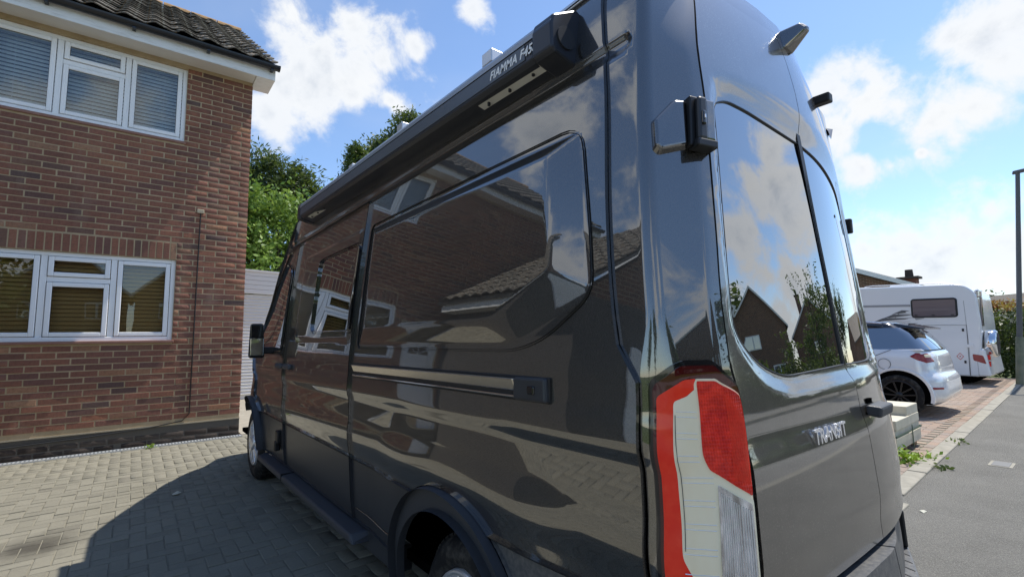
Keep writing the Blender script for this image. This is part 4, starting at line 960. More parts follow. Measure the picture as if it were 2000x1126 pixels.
for k in range(16):
    u_ = .84 + k * .0075; strip_along('lens_rib', corner, [(u_, 1.185 - .5 * (u_ - .8)), (u_, 1.0 - .14 * (u_ - .7))], .0016, M['red_bright'], lamp_part, .0178)

# rear doors
def gx(z): return float(xgf(z))
ldoor_poly = [(-.1135, .662), (-.1135, 2.02), (-.08, 2.2), (-.06, 2.47)] + [(gx(z) + .006, z) for z in np.linspace(2.40, .70, 26)] + [(gx(.662) + .008, .662)]
ldoor = patch('rear_door', rear, ldoor_poly, M['paint_dusty'], van, .018, [LW], sign=1)
patch('window', rear, [(p[0], p[1]) for p in LW], M['privacy'], ldoor, .03, off=-.004, sign=1)
strip_along('window_seal', rear, LW + [LW[0]], .0065, M['black'], ldoor, .001, sign=1)
rdoor_poly = [(-.1095, .662), (-.1095, 2.02), (-.076, 2.2), (-.056, 2.47), (.50, 2.44), (.60, 2.36), (.72, 2.0), (.78, 1.5), (.80, 1.1), (.80, .662)]
rdoor = patch('rear_door', rear, rdoor_poly, M['paint_dusty'], van, .022, [RW], sign=1)
patch('window', rear, RW, M['privacy'], rdoor, .03, off=-.004, sign=1)
strip_along('window_seal', rear, RW + [RW[0]], .0065, M['black'], rdoor, .001, sign=1)
# black rubber sunk in the gap between and beside the doors
def rubber(name, pts, wdt=.03, dy=.016):
    m = MB(); vs = []
    for x, z in pts: y = float(Rf(np.array(x), np.array(z))) + dy; vs += [(x - wdt / 2, y, z), (x + wdt / 2, y, z)]
    m.add(vs, [(2 * i, 2 * i + 1, 2 * i + 3, 2 * i + 2) for i in range(len(pts) - 1)]); return m.build(name, M['black'], van)
rubber('door_seal', [(-.111, .62), (-.111, 2.02), (-.078, 2.2), (-.058, 2.48)])
rubber('door_seal', [(gx(z) + .004, z) for z in np.linspace(.62, 2.44, 24)], .04)
# handle of the right door
hz = 1.045; hm = MB(); hy = lambda x: float(Rf(np.array(x), np.array(hz)))
hm.hull8([(-.075, hy(-.07) - .045, hz - .022), (.085, hy(.08) - .045, hz - .022), (.085, hy(.08) - .004, hz - .016), (-.075, hy(-.07) - .004, hz - .016), (-.075, hy(-.07) - .050, hz + .014), (.085, hy(.08) - .050, hz + .014), (.085, hy(.08) - .004, hz + .018), (-.075, hy(-.07) - .004, hz + .018)])
hn = hm.build('handle', M['clad'], rdoor, .008)
boxo('handle_recess', M['void'], rdoor, -.045, .005, hy(-.02) - .003, hy(-.02) + .004, hz + .018, hz + .034)
MB().cyl((-.03, hy(0) - .010, .995), (-.03, hy(0) + .01, .995), .011, n=14).build('lock', M['chrome'], rdoor)
# hinges
def pad(name, surf, poly, mat, parent, h, shrink=.85, sign=1, base=-.01, n_from=None):
    P = np.array(poly, float); c = P.mean(0); Q = c + (P - c) * shrink; e = 1e-3
    m = MB(); k = len(P); b0 = surf(P[:, 0], P[:, 1]); t0 = surf(Q[:, 0], Q[:, 1])
    u, v = np.array([c[0]]), np.array([c[1]]); N = np.cross(surf(u + e, v) - surf(u - e, v), surf(u, v + e) - surf(u, v - e))[0] * sign; N /= np.linalg.norm(N)
    m.add([p + N * base for p in b0] + [p + N * h for p in t0], [tuple(range(k))[::-1], tuple(range(k, 2 * k))] + [(i, (i + 1) % k, k + (i + 1) % k, k + i) for i in range(k)])
    return m, N
hb_, Nh = pad('hinge_swell', corner, [(.50, 1.862), (.70, 1.935), (.80, 1.935), (.80, 1.782), (.56, 1.762), (.505, 1.775)], None, None, .020, .82)
hsw = hb_.build('hinge_swell', M['paint'], van, .006, 3)
c0 = corner(np.array([.86]), np.array([1.86]))[0]; c1 = np.array([gx(1.86) + .035, float(Rf(np.array(gx(1.86) + .035), np.array(1.86))), 1.86])
def hinge_box(z0, z1, a, b, out0, out1, name, mat, parent, bev=.004):
    n_ = np.array([-.45, -.89, .05]); n_ /= np.linalg.norm(n_); t_ = (c1 - c0); t_[2] = 0
    p = [c0 + t_ * a, c0 + t_ * b]; sl2 = lambda z: np.array([.0, .10 * (z - 1.86) * .6, 0]) + np.array([.15 * (z - 1.86), 0, 0])
    vs = []
    for z in (z0, z1):
        for q, o in ((p[0], out1), (p[1], out1), (p[1], out0), (p[0], out0)):
            r = q + n_ * o + sl2(z); vs.append((r[0], r[1], z))
    return MB().hull8(vs).build(name, mat, parent, bev)
hg = hinge_box(1.785, 1.930, -.40, .10, -.012, .026, 'hinge', M['black'], van)
hinge_box(1.80, 1.925, -.18, .24, .020, .044, 'hinge_arm', M['satin'], hg, .008)
hinge_box(1.778, 1.800, -.30, .62, .004, .048, 'hinge_foot', M['black'], hg)
hinge_box(1.803, 1.920, .18, .62, .000, .040, 'hinge_leaf', M['paint'], hg, .005)
hinge_box(1.84, 1.88, -.08, .10, .040, .050, 'hinge_bolt_plate', M['blackgloss'], hg)
hinge_box(1.852, 1.866, -.03, .03, .049, .056, 'bolt', M['chrome'], hg, .003)
for z_ in (1.80,):
    boxo('hinge', M['black'], van, .635, .66, .245, .285, z_ - .035, z_ + .035, .006)
# badge
def text(name, body, size, mat, parent, mat4, extrude=.004, bevel=.0, shear=0., width=1.0):
    cu = bpy.data.curves.new(name, 'FONT'); cu.body = body; cu.size = size; cu.extrude = extrude; cu.bevel_depth = bevel; cu.bevel_resolution = 1; cu.shear = shear; cu.offset = .0008; cu.space_character = 1.06
    tmp = bpy.data.objects.new(name, cu); COL.objects.link(tmp); bpy.context.view_layer.update()
    me = bpy.data.meshes.new_from_object(tmp.evaluated_get(bpy.context.evaluated_depsgraph_get())); bpy.data.objects.remove(tmp); bpy.data.curves.remove(cu)
    me.transform(Matrix.Diagonal((width, 1, 1, 1))); me.transform(mat4); me.name = name; me.materials.clear()
    return link_obj(name, me, mat, parent)
def frame_mat(o, xa, za):
    xa = Vector(xa).normalized(); za = Vector(za).normalized(); ya = za.cross(xa)
    m = Matrix((xa, ya, za)).transposed().to_4x4(); m.translation = Vector(o); return m
bw = .25; bx0 = -.535
P0, P1 = rear(np.array([bx0]), np.array([1.003]))[0], rear(np.array([bx0 + bw]), np.array([1.003]))[0]
text('badge', 'TRANSIT', .056, M['badge'], ldoor, frame_mat(P0 + np.array([0, -.006, 0]), P1 - P0, (0, -1, .06)), .0035, .0, .0, .93)
# roof, rear lip, windscreen and nose
xr = np.array([-1, -.955, -.90, -.84, -.70, -.45, -.2, 0, .2, .45, .70, .84, .90, .955, 1.0])
zr = np.array([2.415, 2.462, 2.492, 2.512, 2.543, 2.572, 2.588, 2.592, 2.588, 2.572, 2.543, 2.512, 2.492, 2.462, 2.415])
V = []; rows = []
for yb, dz in ((.0, -.16), (.012, -.055), (.035, -.018), (.09, 0), (.5, .0), (1.5, .0), (3.0, 0), (3.9, -.005), (4.0, -.045)):
    for xn, z in zip(xr, zr):
        x = xn * .857; yy = float(Rf(np.array(min(x, .62)), np.array(2.46))) + yb if yb < .4 else yb
        if yb == 0: yy = float(Rf(np.array(min(x, .62)), np.array(z + dz))) + .004
        if yb < .4 and abs(xn) > .9: yy = yy + .02 * (abs(xn) - .9) * 10
        V.append((x, yy, z + dz * (1 if abs(xn) < .96 else .3)))
n = len(xr); m = MB(); m.add(V, [(j * n + i, j * n + i + 1, (j + 1) * n + i + 1, (j + 1) * n + i) for j in range(8) for i in range(n - 1)], True)
m.build('roof', M['paint'], van)
rg = MB().hull8([(-.868, .47, 2.412), (-.815, .50, 2.43), (-.815, 3.9, 2.43), (-.868, 3.9, 2.412), (-.862, .47, 2.440), (-.80, .50, 2.485), (-.80, 3.9, 2.485), (-.862, 3.9, 2.440)]).build('roof_gutter', M['silver'], van, .006)
ed = [(3.98, 2.385), (4.36, 2.10), (4.79, 1.77), (5.19, 1.41)]; no = [(5.2, 1.375), (5.56, 1.16), (5.87, .93), (5.97, .66), (5.97, .30)]
def loft(name, mat, eds, crown, parent=van):
    vs = []; k = 13
    for (y, z), c in zip(eds, crown):
        xl = float(side(np.array([y]), np.array([z]))[0, 0])
        for i in range(k):
            t_ = -1 + 2 * i / (k - 1); vs.append((-xl * t_, y + c[0] * (1 - t_ * t_), z + c[1] * (1 - t_ * t_)))
    return MB().add(vs, [(j * k + i, j * k + i + 1, (j + 1) * k + i + 1, (j + 1) * k + i) for j in range(len(eds) - 1) for i in range(k - 1)], True).build(name, mat, parent)
loft('windscreen', M['privacy'], ed, [(.12, .17), (.16, .10), (.18, .08), (.2, .05)])
loft('bonnet', M['paint'], no[:4], [(.2, .05), (.16, .06), (.08, .05), (.05, .02)])
loft('front_bumper', M['bumper'], no[3:], [(.05, .02), (.03, 0)])
# far side of the body
side_r = lambda y, z: side(y, z) * np.array([-1, 1, 1])
far = [(.40, .36), (.40, TOPZ), (3.93, TOPZ), (4.02, 2.36), (4.35, 2.09), (4.78, 1.76), (5.18, 1.40), (5.55, 1.14), (5.86, .92), (5.95, .36)] + arcp(4.85, .36, .44, 0, PI, 16) + [(1.63, .36)] + arcp(1.14, .27, .49, .19, PI - .19, 16)
patch('side_panel', side_r, far, M['paint'], van, .06, sign=-1)
vs = []
for z in np.linspace(.36, TOPZ, 12):
    xd = float(np.interp(z, [.36, 1.5, 2.0, 2.36, 2.42], [.80, .78, .72, .60, .52])); a = np.array([xd, float(Rf(np.array(xd), np.array(z)))]); b = np.array([float(Wf(np.array(z))), .40]); c = np.array([b[0], max(a[1] + .02, .30)])
    for t_ in np.linspace(0, 1, 7): q = (1 - t_) ** 2 * a + 2 * t_ * (1 - t_) * c + t_ * t_ * b; vs.append((q[0], q[1], z))
MB().add(vs, [(j * 7 + i, j * 7 + i + 1, (j + 1) * 7 + i + 1, (j + 1) * 7 + i) for j in range(11) for i in range(6)], True).build('rear_corner_panel', M['paint'], van)
# black shells added inside so no light comes through the panel gaps
inner = lambda y, z: side(y, z) + np.stack([.035 + 0 * y, 0 * y, 0 * y], -1)
sh = patch('light_block_shell', inner, [(.30, .68), (.30, 2.38), (3.9, 2.38), (4.35, 2.0), (5.0, 1.40), (5.5, 1.1), (5.8, .8), (5.8, .80), (1.5, .80), (1.14, .80)], M['void'], van, .12, flange=0)
MB().hull8([(-.83, .30, .60), (.66, .36, .60), (.66, .42, .60), (-.83, .34, .60), (-.60, .36, 2.34), (.36, .40, 2.34), (.36, .44, 2.34), (-.60, .42, 2.34)]).build('light_block_shell', M['void'], van)
boxo('floor_pan', M['void'], van, -.93, .93, .50, 5.9, .30, .34)
boxo('wheel_box', M['void'], van, -.70, .70, .60, 1.68, .0 + .05, .84)
MB().box(-.95, -.70, .60, 1.68, .80, .82).build('wheel_box', M['void'], van)
# rear bumper
def bump_s(x, z):
    y = Rf(x, .62 + 0 * z) - .034 + .066 * smooth_step(-.2, .25, x) - .016 * np.sin(np.clip((z - .25) / .40, 0, 1) * PI); return np.stack([x + 0 * z, y, z + 0 * x], -1)
bp = patch('rear_bumper', bump_s, [(-.90, .26), (-.90, .648), (-.128, .648), (-.128, .26)], M['bumper'], van, .03, flange=.07)
patch('rear_bumper', bump_s, [(-.118, .26), (-.118, .648), (.80, .648), (.80, .26)], M['bumper'], van, .03, flange=.07)
boxo('bumper_core', M['black'], van, -.88, .1, .09, .28, .27, .62)
patch('bumper_corner', side, [(.245, .26), (.245, .658), (1.14 - .49 * math.cos(math.asin((.658 - .27) / .49)), .658)] + [(1.14 - .49 * math.cos(a), .27 + .49 * math.sin(a)) for a in np.linspace(math.asin((.658 - .27) / .49), .0, 10)] + [(.65, .26)], M['bumper'], van, .03, off=.004)
vs = []
for z in np.linspace(.26, .655, 6):
    w = float(Wf(np.array(z))); a = np.array([-w - .004, .25]); b = np.array([-.90, float(bump_s(np.array([-.90]), np.array([z]))[0, 1])]); c = np.array([-w - .004, b[1] + .02])
    for t_ in np.linspace(0, 1, 9): q = (1 - t_) ** 2 * a + 2 * t_ * (1 - t_) * c + t_ * t_ * b; vs.append((q[0], q[1], z))
MB().add(vs, [(j * 9 + i, j * 9 + i + 1, (j + 1) * 9 + i + 1, (j + 1) * 9 + i) for j in range(5) for i in range(8)], True).build('bumper_corner', M['bumper'], van)
so_ = [(-.02, .0), (.0, -.03), (.19, .018), (.29, .043), (.45, .094), (.58, .138), (.605, .155), (.605, .22), (-.02, .12)]
stp = MB().prism(so_, lambda a, b, d_: (a, b, d_), .385, .420).build('rear_step', M['bumper'], van, .006)
for k in range(8):
    x = .05 + .07 * k; yo = float(np.interp(x, [.0, .19, .29, .45, .58], [-.03, .018, .043, .094, .138]))
    MB().hull8([(x, yo + .008, .4195), (x + .006, yo + .009, .4195), (x + .046, yo + .11, .4195), (x + .040, yo + .11, .4195), (x, yo + .008, .4215), (x + .006, yo + .009, .4215), (x + .046, yo + .11, .4215), (x + .040, yo + .11, .4215)]).build('tread_groove', M['black'], stp)
MB().hull8([(.545, .128, .421), (.605, .15, .421), (.605, .20, .421), (.545, .20, .421), (.56, .136, .565), (.60, .152, .565), (.60, .20, .565), (.56, .20, .565)]).build('bumper_pad', M['black'], van, .008)
# wheels
def wheel(cy, cz, r, xf, dusty):
    w = MB().lathe([(.035, r * .60), (.012, r * .66), (.0, r * .78), (.010, r * .90), (.035, r * .975), (.075, r), (.175, r), (.215, r * .965), (.235, r * .8), (.235, r * .6)], (xf, cy, cz), 'x', 56).build('wheel', M['tyre'], van)
    tr = MB()
    for i in range(48):
        a0, a1 = 2 * PI * i / 48, 2 * PI * (i + .72) / 48
        for x0, x1 in ((.045, .09), (.105, .145), (.16, .205)):
            vs = []
            for rr in (r - .004, r + .006):
                for a, x in ((a0, x0), (a1, x0), (a1, x1), (a0, x1)): vs.append((xf + x, cy + rr * math.cos(a), cz + rr * math.sin(a)))
            tr.hull8(vs)
    tag(tr.build('tread_block', M['tyre'], w), kind='stuff')
    MB().lathe([(.06, .0), (.06, r * .58), (.03, r * .60)], (xf, cy, cz), 'x', 40).build('wheel_recess', M['void'], w)
    MB().lathe([(.03, r * .625), (.004, r * .615), (.006, r * .56), (.03, r * .54)], (xf, cy, cz), 'x', 48).build('rim', M['silver'], w)
    for i in range(10):
        a = 2 * PI * i / 10; ca, sa = math.cos(a), math.sin(a); q = lambda rr, t_, x: (xf + x, cy + rr * ca - t_ * sa, cz + rr * sa + t_ * ca)
        MB().hull8([q(.04, -.012, .03), q(.04, .012, .03), q(r * .57, .030, .03), q(r * .57, -.030, .03), q(.04, -.012, .002), q(.04, .012, .002), q(r * .57, .026, .006), q(r * .57, -.026, .006)]).build('spoke', M['silver'], w, .004)
    MB().lathe([(.03, .075), (-.004, .07), (-.012, .045), (-.014, 0.0001)], (xf, cy, cz), 'x', 28).build('hub_cap', M['silver'], w)
wheel(4.85, .345, .345, -1.012, False); wheel(1.14, .235, .31, -.965, True)
for cy, cz, r in ((4.85, .345, .345), (1.14, .235, .31)):
    MB().lathe([(.0, r * .3), (.0, r * .78), (.035, r * .975), (.075, r), (.2, r), (.235, r * .8), (.235, r * .3)], (.985, cy, cz), 'x', 30, -1).build('wheel', M['tyre'], van)
# door mirror
mr = MB().hull8([(-1.215, 4.06, 1.175), (-1.085, 4.06, 1.175), (-1.085, 4.16, 1.19), (-1.19, 4.17, 1.20), (-1.205, 4.06, 1.475), (-1.10, 4.06, 1.475), (-1.10, 4.15, 1.45), (-1.19, 4.15, 1.44)]).build('door_mirror', M['black'], van, .02, 3)
boxo('mirror_arm', M['black'], mr, -1.10, -.97, 4.07, 4.15, 1.21, 1.27, .01)
boxo('mirror_glass', M['chrome'], mr, -1.20, -1.10, 4.052, 4.0595, 1.20, 1.345, .003)
boxo('mirror_glass', M['blackgloss'], mr, -1.20, -1.105, 4.052, 4.0595, 1.355, 1.46, .003)
# awning
aw = [(-1.0, 2.290), (-.990, 2.308), (-.890, 2.366), (-.868, 2.356), (-.872, 2.19), (-.90, 2.176), (-.985, 2.196), (-1.0, 2.208)]
zs_ = lambda y: .0245 * (y - .48)
def aw_prism(poly, y0_, y1_, name, mat, parent, bev=.0):
    m = MB(); k = len(poly); m.add([(a, y0_, b + zs_(y0_)) for a, b in poly] + [(a, y1_, b + zs_(y1_)) for a, b in poly], [tuple(range(k)), tuple(range(k, 2 * k))[::-1]] + [(i, k + i, k + (i + 1) % k, (i + 1) % k) for i in range(k)])
    return m.build(name, mat, parent, bev)
awn = aw_prism(aw, .62, 3.40, 'awning', M['awning_case'], van, .004)
cap = [(x * 1.0 - .006 if x < -.95 else x, z + (.008 if z > 2.3 else -.006)) for x, z in aw]
for y0_, y1_ in ((.525, .62), (3.40, 3.47)): aw_prism(cap, y0_, y1_, 'awning_end_cap', M['awning_case'], awn, .008)
MB().cyl((-.945, .519, 2.250), (-.945, .532, 2.250), .038, n=20).build('end_cap_disc', M['satin'], awn)
aw_prism([(-1.0035, 2.276), (-1.003, 2.294), (-.993, 2.311), (-.889, 2.3695), (-.8885, 2.367), (-.992, 2.308), (-1.0015, 2.276)], .53, 3.46, 'awning_top_strip', M['awning_top'], awn)
aw_prism([(-1.0032, 2.218), (-1.0032, 2.270), (-1.0005, 2.271), (-1.0005, 2.217)], .66, 3.39, 'front_board', M['awning_front'], awn)
text('lettering', 'FIAMMA F45S', .044, M['text_white'], awn, frame_mat((-1.0035, .858, 2.229 + zs_(.86)), (0, -1, -.0245), (-1, 0, 0)), .0006, 0, .25, .95)
for y0_, y1_ in ((.615, .985), (2.88, 3.30)):
    zb_ = 2.186 + zs_((y0_ + y1_) / 2)
    MB().hull8([(-.974, y0_, zb_ + .003), (-.938, y0_, zb_ - .006), (-.938, y1_, zb_ - .006 + .009), (-.974, y1_, zb_ + .012), (-.974, y0_, zb_ + .012), (-.938, y0_, zb_ + .006), (-.938, y1_, zb_ + .014), (-.974, y1_, zb_ + .02)]).build('awning_bracket', M['bracket'], awn, .002)
    for t_ in (.15, .5, .85): MB().cyl((-.956, y0_ + (y1_ - y0_) * t_, zb_ - .006), (-.956, y0_ + (y1_ - y0_) * t_, zb_ + .01), .006, n=8).build('screw', M['black'], awn)
# roof fittings
for y_ in (1.04, 1.87, 2.63): boxo('roof_bracket', M['silver'], van, -.885, -.82, y_ - .035, y_ + .035, 2.435, 2.492, .004)
MB().hull8([(.0, .24, 2.43), (.085, .24, 2.43), (.085, .36, 2.52), (.0, .36, 2.52), (.035, .155, 2.495), (.068, .155, 2.495), (.068, .185, 2.535), (.035, .185, 2.535)]).build('roof_aerial', M['paint'], van, .016, 4)
boxo('rear_camera', M['black'], van, .29, .335, .185, .27, 2.285, 2.325, .006)

# ================================================================ RIGHT OF THE VAN
GZ = -.05
nd = tag(boxo('neighbour_driveway', M['joint'], None, 3.0, 17.6, .74, 9.0, -.30, GZ - .008), kind='structure')
yk = lambda x: .84 + .030 * (x - 3.4)           # the edging runs a little askew
cells = [c for c in herring(3.5, 17.4, 1.0, 6.4) ]
run = []
u_ = .102
# stretcher courses running away from the street, as on the neighbour's drive
for i in range(int((17.4 - 3.5) / u_)):
    for j in range(int(6.0 / (2 * u_))):
        x = 3.55 + (i + .5) * u_; y = yk(x) + .17 + (j + .5 + .5 * (i % 2)) * 2 * u_
        run.append((x, y, 1))
for i in range(int((17.4 - 3.5) / (2 * u_))):
    x = 3.55 + (i + .5) * 2 * u_; run.append((x, yk(x) + .115, 0))
pave(nd, run, M['block_pink'], lambda y: GZ, rank_seen(lambda y: GZ), 280)
ks = tag(boxo('edging', M['mortar_dark'], None, 3.0, 17.6, .70, .79, -.3, GZ - .02), kind='structure')
rng = random.Random(11)
x = 3.1
while x < 17.4:
    L = .91; y = yk(x + L / 2) - .015
    o = MB().box(-L / 2 + .004, L / 2 - .004, -.075, .075, -.12, .012).build('edging_stone', M['concrete'], ks, .010); o.location = (x + L / 2, y, GZ + rng.uniform(-.004, .004)); o.rotation_euler = (rng.uniform(-.02, .02), 0, .030)
    x += L
x = -8.5
while x < 2.9:
    o = MB().box(-.455 + .004, .455 - .004, -.075, .075, -.12, .008).build('edging_stone', M['concrete'], ks, .010); o.location = (x, .73, GZ + rng.uniform(-.004, .002)); x += .91
fc = thing('access_cover', (5.0, .37, -.055), 'small rectangular iron cover set in the asphalt footway', 'cover')
boxo('frame', M['concrete'], fc, 4.86, 5.14, .28, .46, -.08, -.050, .004); boxo('lid', M['iron'], fc, 4.885, 5.115, .305, .435, -.07, -.0465, .003)
pb = MB().add([(2.74, .545, -.052), (2.79, .535, -.049), (2.82, .56, -.051), (2.765, .575, -.046)], [(0, 1, 2, 3)]).build('paper_scrap', M['leaf_white']); md = pb.modifiers.new('thick', 'SOLIDIFY'); md.thickness = .002
tag(pb, 'scrap of pale paper lying on the grey asphalt footway', 'litter')

# stack of slabs on a pallet
pal = thing('pallet', (5.15, 1.6, GZ), 'low timber pallet under the stack of pale concrete slabs', 'pallet')
for x0 in (4.56, 5.0, 5.42): boxo('bearer', M['timber'], pal, x0, x0 + .09, 1.14, 2.06, GZ, GZ + .05, .004)
for y0_ in (1.13, 1.42, 1.71, 1.97): boxo('board', M['timber'], pal, 4.53, 5.56, y0_, y0_ + .10, GZ + .0505, GZ + .066, .003)
zb = GZ + .067
def slab(x0, x1, z0, z1, label, jy=0.0):
    o = thing('concrete_slab', ((x0 + x1) / 2, 1.6, z0), label, 'slab', 'slabs stacked on the pallet')
    boxo('body', M['slab'], o, x0 + .002, x1 - .002, 1.10 + jy, 2.05 + jy, z0 + .0015, z1, .006)
    return o
h = .135
lbl = [('bottom left concrete slab on the pallet beside the weeds', 4.75, 5.145), ('bottom right concrete slab on the pallet behind the green strap', 5.15, 5.55)]
slab(4.52, 5.55, zb, zb + h, 'lowest wide pale slab, resting on the timber pallet', .0)
slab(4.53, 5.545, zb + h, zb + h + .08, 'thin wide slab tied by the green strap, just under the step of the stack', .010)
slab(4.55, 5.10, zb + h + .08, zb + h + .185, 'lower front slab forming the step of the stack', -.004)
slab(5.105, 5.54, zb + h + .08, zb + h + .185, 'slab in the stack directly below the top one', .004)
slab(5.05, 5.535, zb + h + .185, zb + h + .29, 'topmost pale concrete slab on the stack', .008)
zs2 = zb + h + .02
sg = MB().box(4.512, 5.558, 1.088, 1.0945, zs2 - .008, zs2 + .008).box(4.5085, 4.5135, 1.088, 2.06, zs2 - .008, zs2 + .008).box(5.5565, 5.5615, 1.088, 2.06, zs2 - .008, zs2 + .008).box(4.512, 5.558, 2.0625, 2.0675, zs2 - .008, zs2 + .008).box(5.13, 5.146, 1.086, 1.0925, GZ + .01, zs2 + .06).build('packing_strap', M['strap'])
tag(sg, 'green plastic strap tied round the stack of concrete slabs', 'strap')
wd = [weed((4.42, 1.02, GZ), .10, .12, 90, M['leaf_weed'], 'bright green weed in front of the slab pallet at the edge of the drive', .035),
      weed((4.75, .95, GZ), .12, .035, 60, M['leaf_weed'], 'low straggling weed along the edging stones', .028),
      weed((4.35, .74, GZ), .06, .02, 26, M['leaf_birch'], 'flat weed in the crack between edging and asphalt', .026),
      weed((6.0, .83, GZ), .08, .03, 24, M['leaf_birch'], 'thin dry weed by the edging beyond the slabs', .026)]

# ---------------------------------------------------------------- silver car
CX, CY = 7.81, 1.24
car = thing('parked_car', (CX + .88, CY + 2.0, GZ), 'silver-white compact crossover with a black roof parked beside the slabs', 'car')
cw = .88                                             # half width
def hwf(z): return float(np.interp(z, [.18, .30, .55, .80, .98, 1.06], [.80, .845, .875, .88, .865, .845]))
def rearf(z): return float(np.interp(z, [.18, .25, .38, .46, .60, .70, .85, 1.02, 1.06], [.16, .05, .0, .01, .02, .09, .10, .14, .20]))
def frontf(z): return float(np.interp(z, [.18, .3, .6, .8, .95, 1.06], [3.95, 4.05, 4.08, 4.0, 3.6, 3.05]))
zl = [.18, .25, .32, .38, .46, .54, .60, .66, .70, .76, .85, .93, 1.0, 1.04, 1.06]
def car_ring(z):
    w = hwf(z); r, f_ = rearf(z), frontf(z); pts = []
    def q(x, y): pts.append((CX + cw + x, CY + y, GZ + z))
    for a in np.linspace(-PI, -PI / 2, 9): q(-w + .40 + .40 * math.cos(a), r + .24 + .24 * math.sin(a))
    for a in np.linspace(-PI / 2, 0, 9): q(w - .40 + .40 * math.cos(a), r + .24 + .24 * math.sin(a))
    for t_ in (.3, .5, .7): q(w, r + (f_ - r) * t_)
    for a in np.linspace(0, PI / 2, 7): q(w - .5 + .5 * math.cos(a), f_ - .6 + .6 * math.sin(a))
    for a in np.linspace(PI / 2, PI, 7): q(-w + .5 + .5 * math.cos(a), f_ - .6 + .6 * math.sin(a))
    for t_ in (.7, .5, .3): q(-w, r + (f_ - r) * t_)
    return pts
rings = [car_ring(z) for z in zl]; k = len(rings[0]); m = MB()
m.add([p for r_ in rings for p in r_], [(j * k + i, j * k + (i + 1) % k, (j + 1) * k + (i + 1) % k, (j + 1) * k + i) for j in range(len(zl) - 1) for i in range(k)], True)
m.add(rings[-1], [tuple(range(k))]); m.add(rings[0], [tuple(range(k))[::-1]])
body = m.build('body', M['white_car'], car)
def gring(z):
    t_ = (z - 1.06) / .44; w = .80 - .17 * t_; r = float(np.interp(z, [1.06, 1.36, 1.50], [.16, .38, .62])); f_ = float(np.interp(z, [1.06, 1.46, 1.5], [3.0, 2.15, 1.95])); pts = []
    for a, b in ((-w, r + .16), (-w + .05, r + .05), (-w + .22, r), (w - .22, r), (w - .05, r + .05), (w, r + .16), (w, (r + f_) / 2), (w - .02, f_ - .2), (w - .25, f_), (-w + .25, f_), (-w + .02, f_ - .2), (-w, (r + f_) / 2)): pts.append((CX + cw + a, CY + b, GZ + z))
    return pts
gr_ = [gring(z) for z in (1.055, 1.2, 1.33, 1.42)]; k = 12
MB().add([p for r_ in gr_ for p in r_], [(j * k + i, j * k + (i + 1) % k, (j + 1) * k + (i + 1) % k, (j + 1) * k + i) for j in range(3) for i in range(k)], True).build('window', M['privacy'], car)
gr_ = [gring(z) for z in (1.42, 1.465, 1.50)]; top = [(CX + cw + (p[0] - CX - cw) * .82, CY + 1.35 + (p[1] - CY - 1.35) * .8, GZ + 1.53) for p in gr_[-1]]
MB().add([p for r_ in gr_ + [top] for p in r_], [(j * k + i, j * k + (i + 1) % k, (j + 1) * k + (i + 1) % k, (j + 1) * k + i) for j in range(3) for i in range(k)], True).add(top, [tuple(range(k))]).build('roof', M['blackgloss'], car)
MB().hull8([(CX + .30, CY + .22, GZ + 1.385), (CX + 1.46, CY + .22, GZ + 1.385), (CX + 1.46, CY + .62, GZ + 1.42), (CX + .30, CY + .62, GZ + 1.42), (CX + .30, CY + .20, GZ + 1.405), (CX + 1.46, CY + .20, GZ + 1.405), (CX + 1.44, CY + .62, GZ + 1.50), (CX + .32, CY + .62, GZ + 1.50)]).build('spoiler', M['blackgloss'], car, .012)
for y0_ in (.45,): MB().tube([(CX + .20, CY + .75, GZ + 1.50), (CX + .19, CY + 1.0, GZ + 1.535), (CX + .19, CY + 1.8, GZ + 1.54), (CX + .21, CY + 2.1, GZ + 1.48)], .014, 6).build('roof_rail', M['chrome'], car)
# side glass pillar line, body lines
def cside(y, z): return CX + cw - hwf(z) - .002
MB().hull8([(CX + .038, CY + .20, GZ + 1.045), (CX + .06, CY + 3.0, GZ + 1.045), (CX + .10, CY + 3.0, GZ + 1.045), (CX + .10, CY + .20, GZ + 1.045), (CX + .04, CY + .24, GZ + 1.065), (CX + .065, CY + 3.0, GZ + 1.065), (CX + .10, CY + 3.0, GZ + 1.07), (CX + .10, CY + .24, GZ + 1.07)]).build('waist_trim', M['white_car'], car, .006)
for sx in (0,):
    wy = CY + .56; wz = GZ + .335
    MB().prism([(wy + .41 * math.cos(a), wz + .41 * math.sin(a)) for a in np.linspace(-.30, PI + .30, 28)], lambda a, b, d_: (d_, a, b), CX - .004, CX + .12).build('arch_lining', M['void'], car)
    mm = MB(); pr = [(wy + .44 * math.cos(a), wz + .44 * math.sin(a)) for a in np.linspace(-.25, PI + .25, 28)] + [(wy + .395 * math.cos(a), wz + .395 * math.sin(a)) for a in np.linspace(PI + .25, -.25, 28)]
    mm.prism(pr, lambda a, b, d_: (d_, a, b), CX - .016, CX + .10).build('wheel_arch', M['white_car'], car, .006)
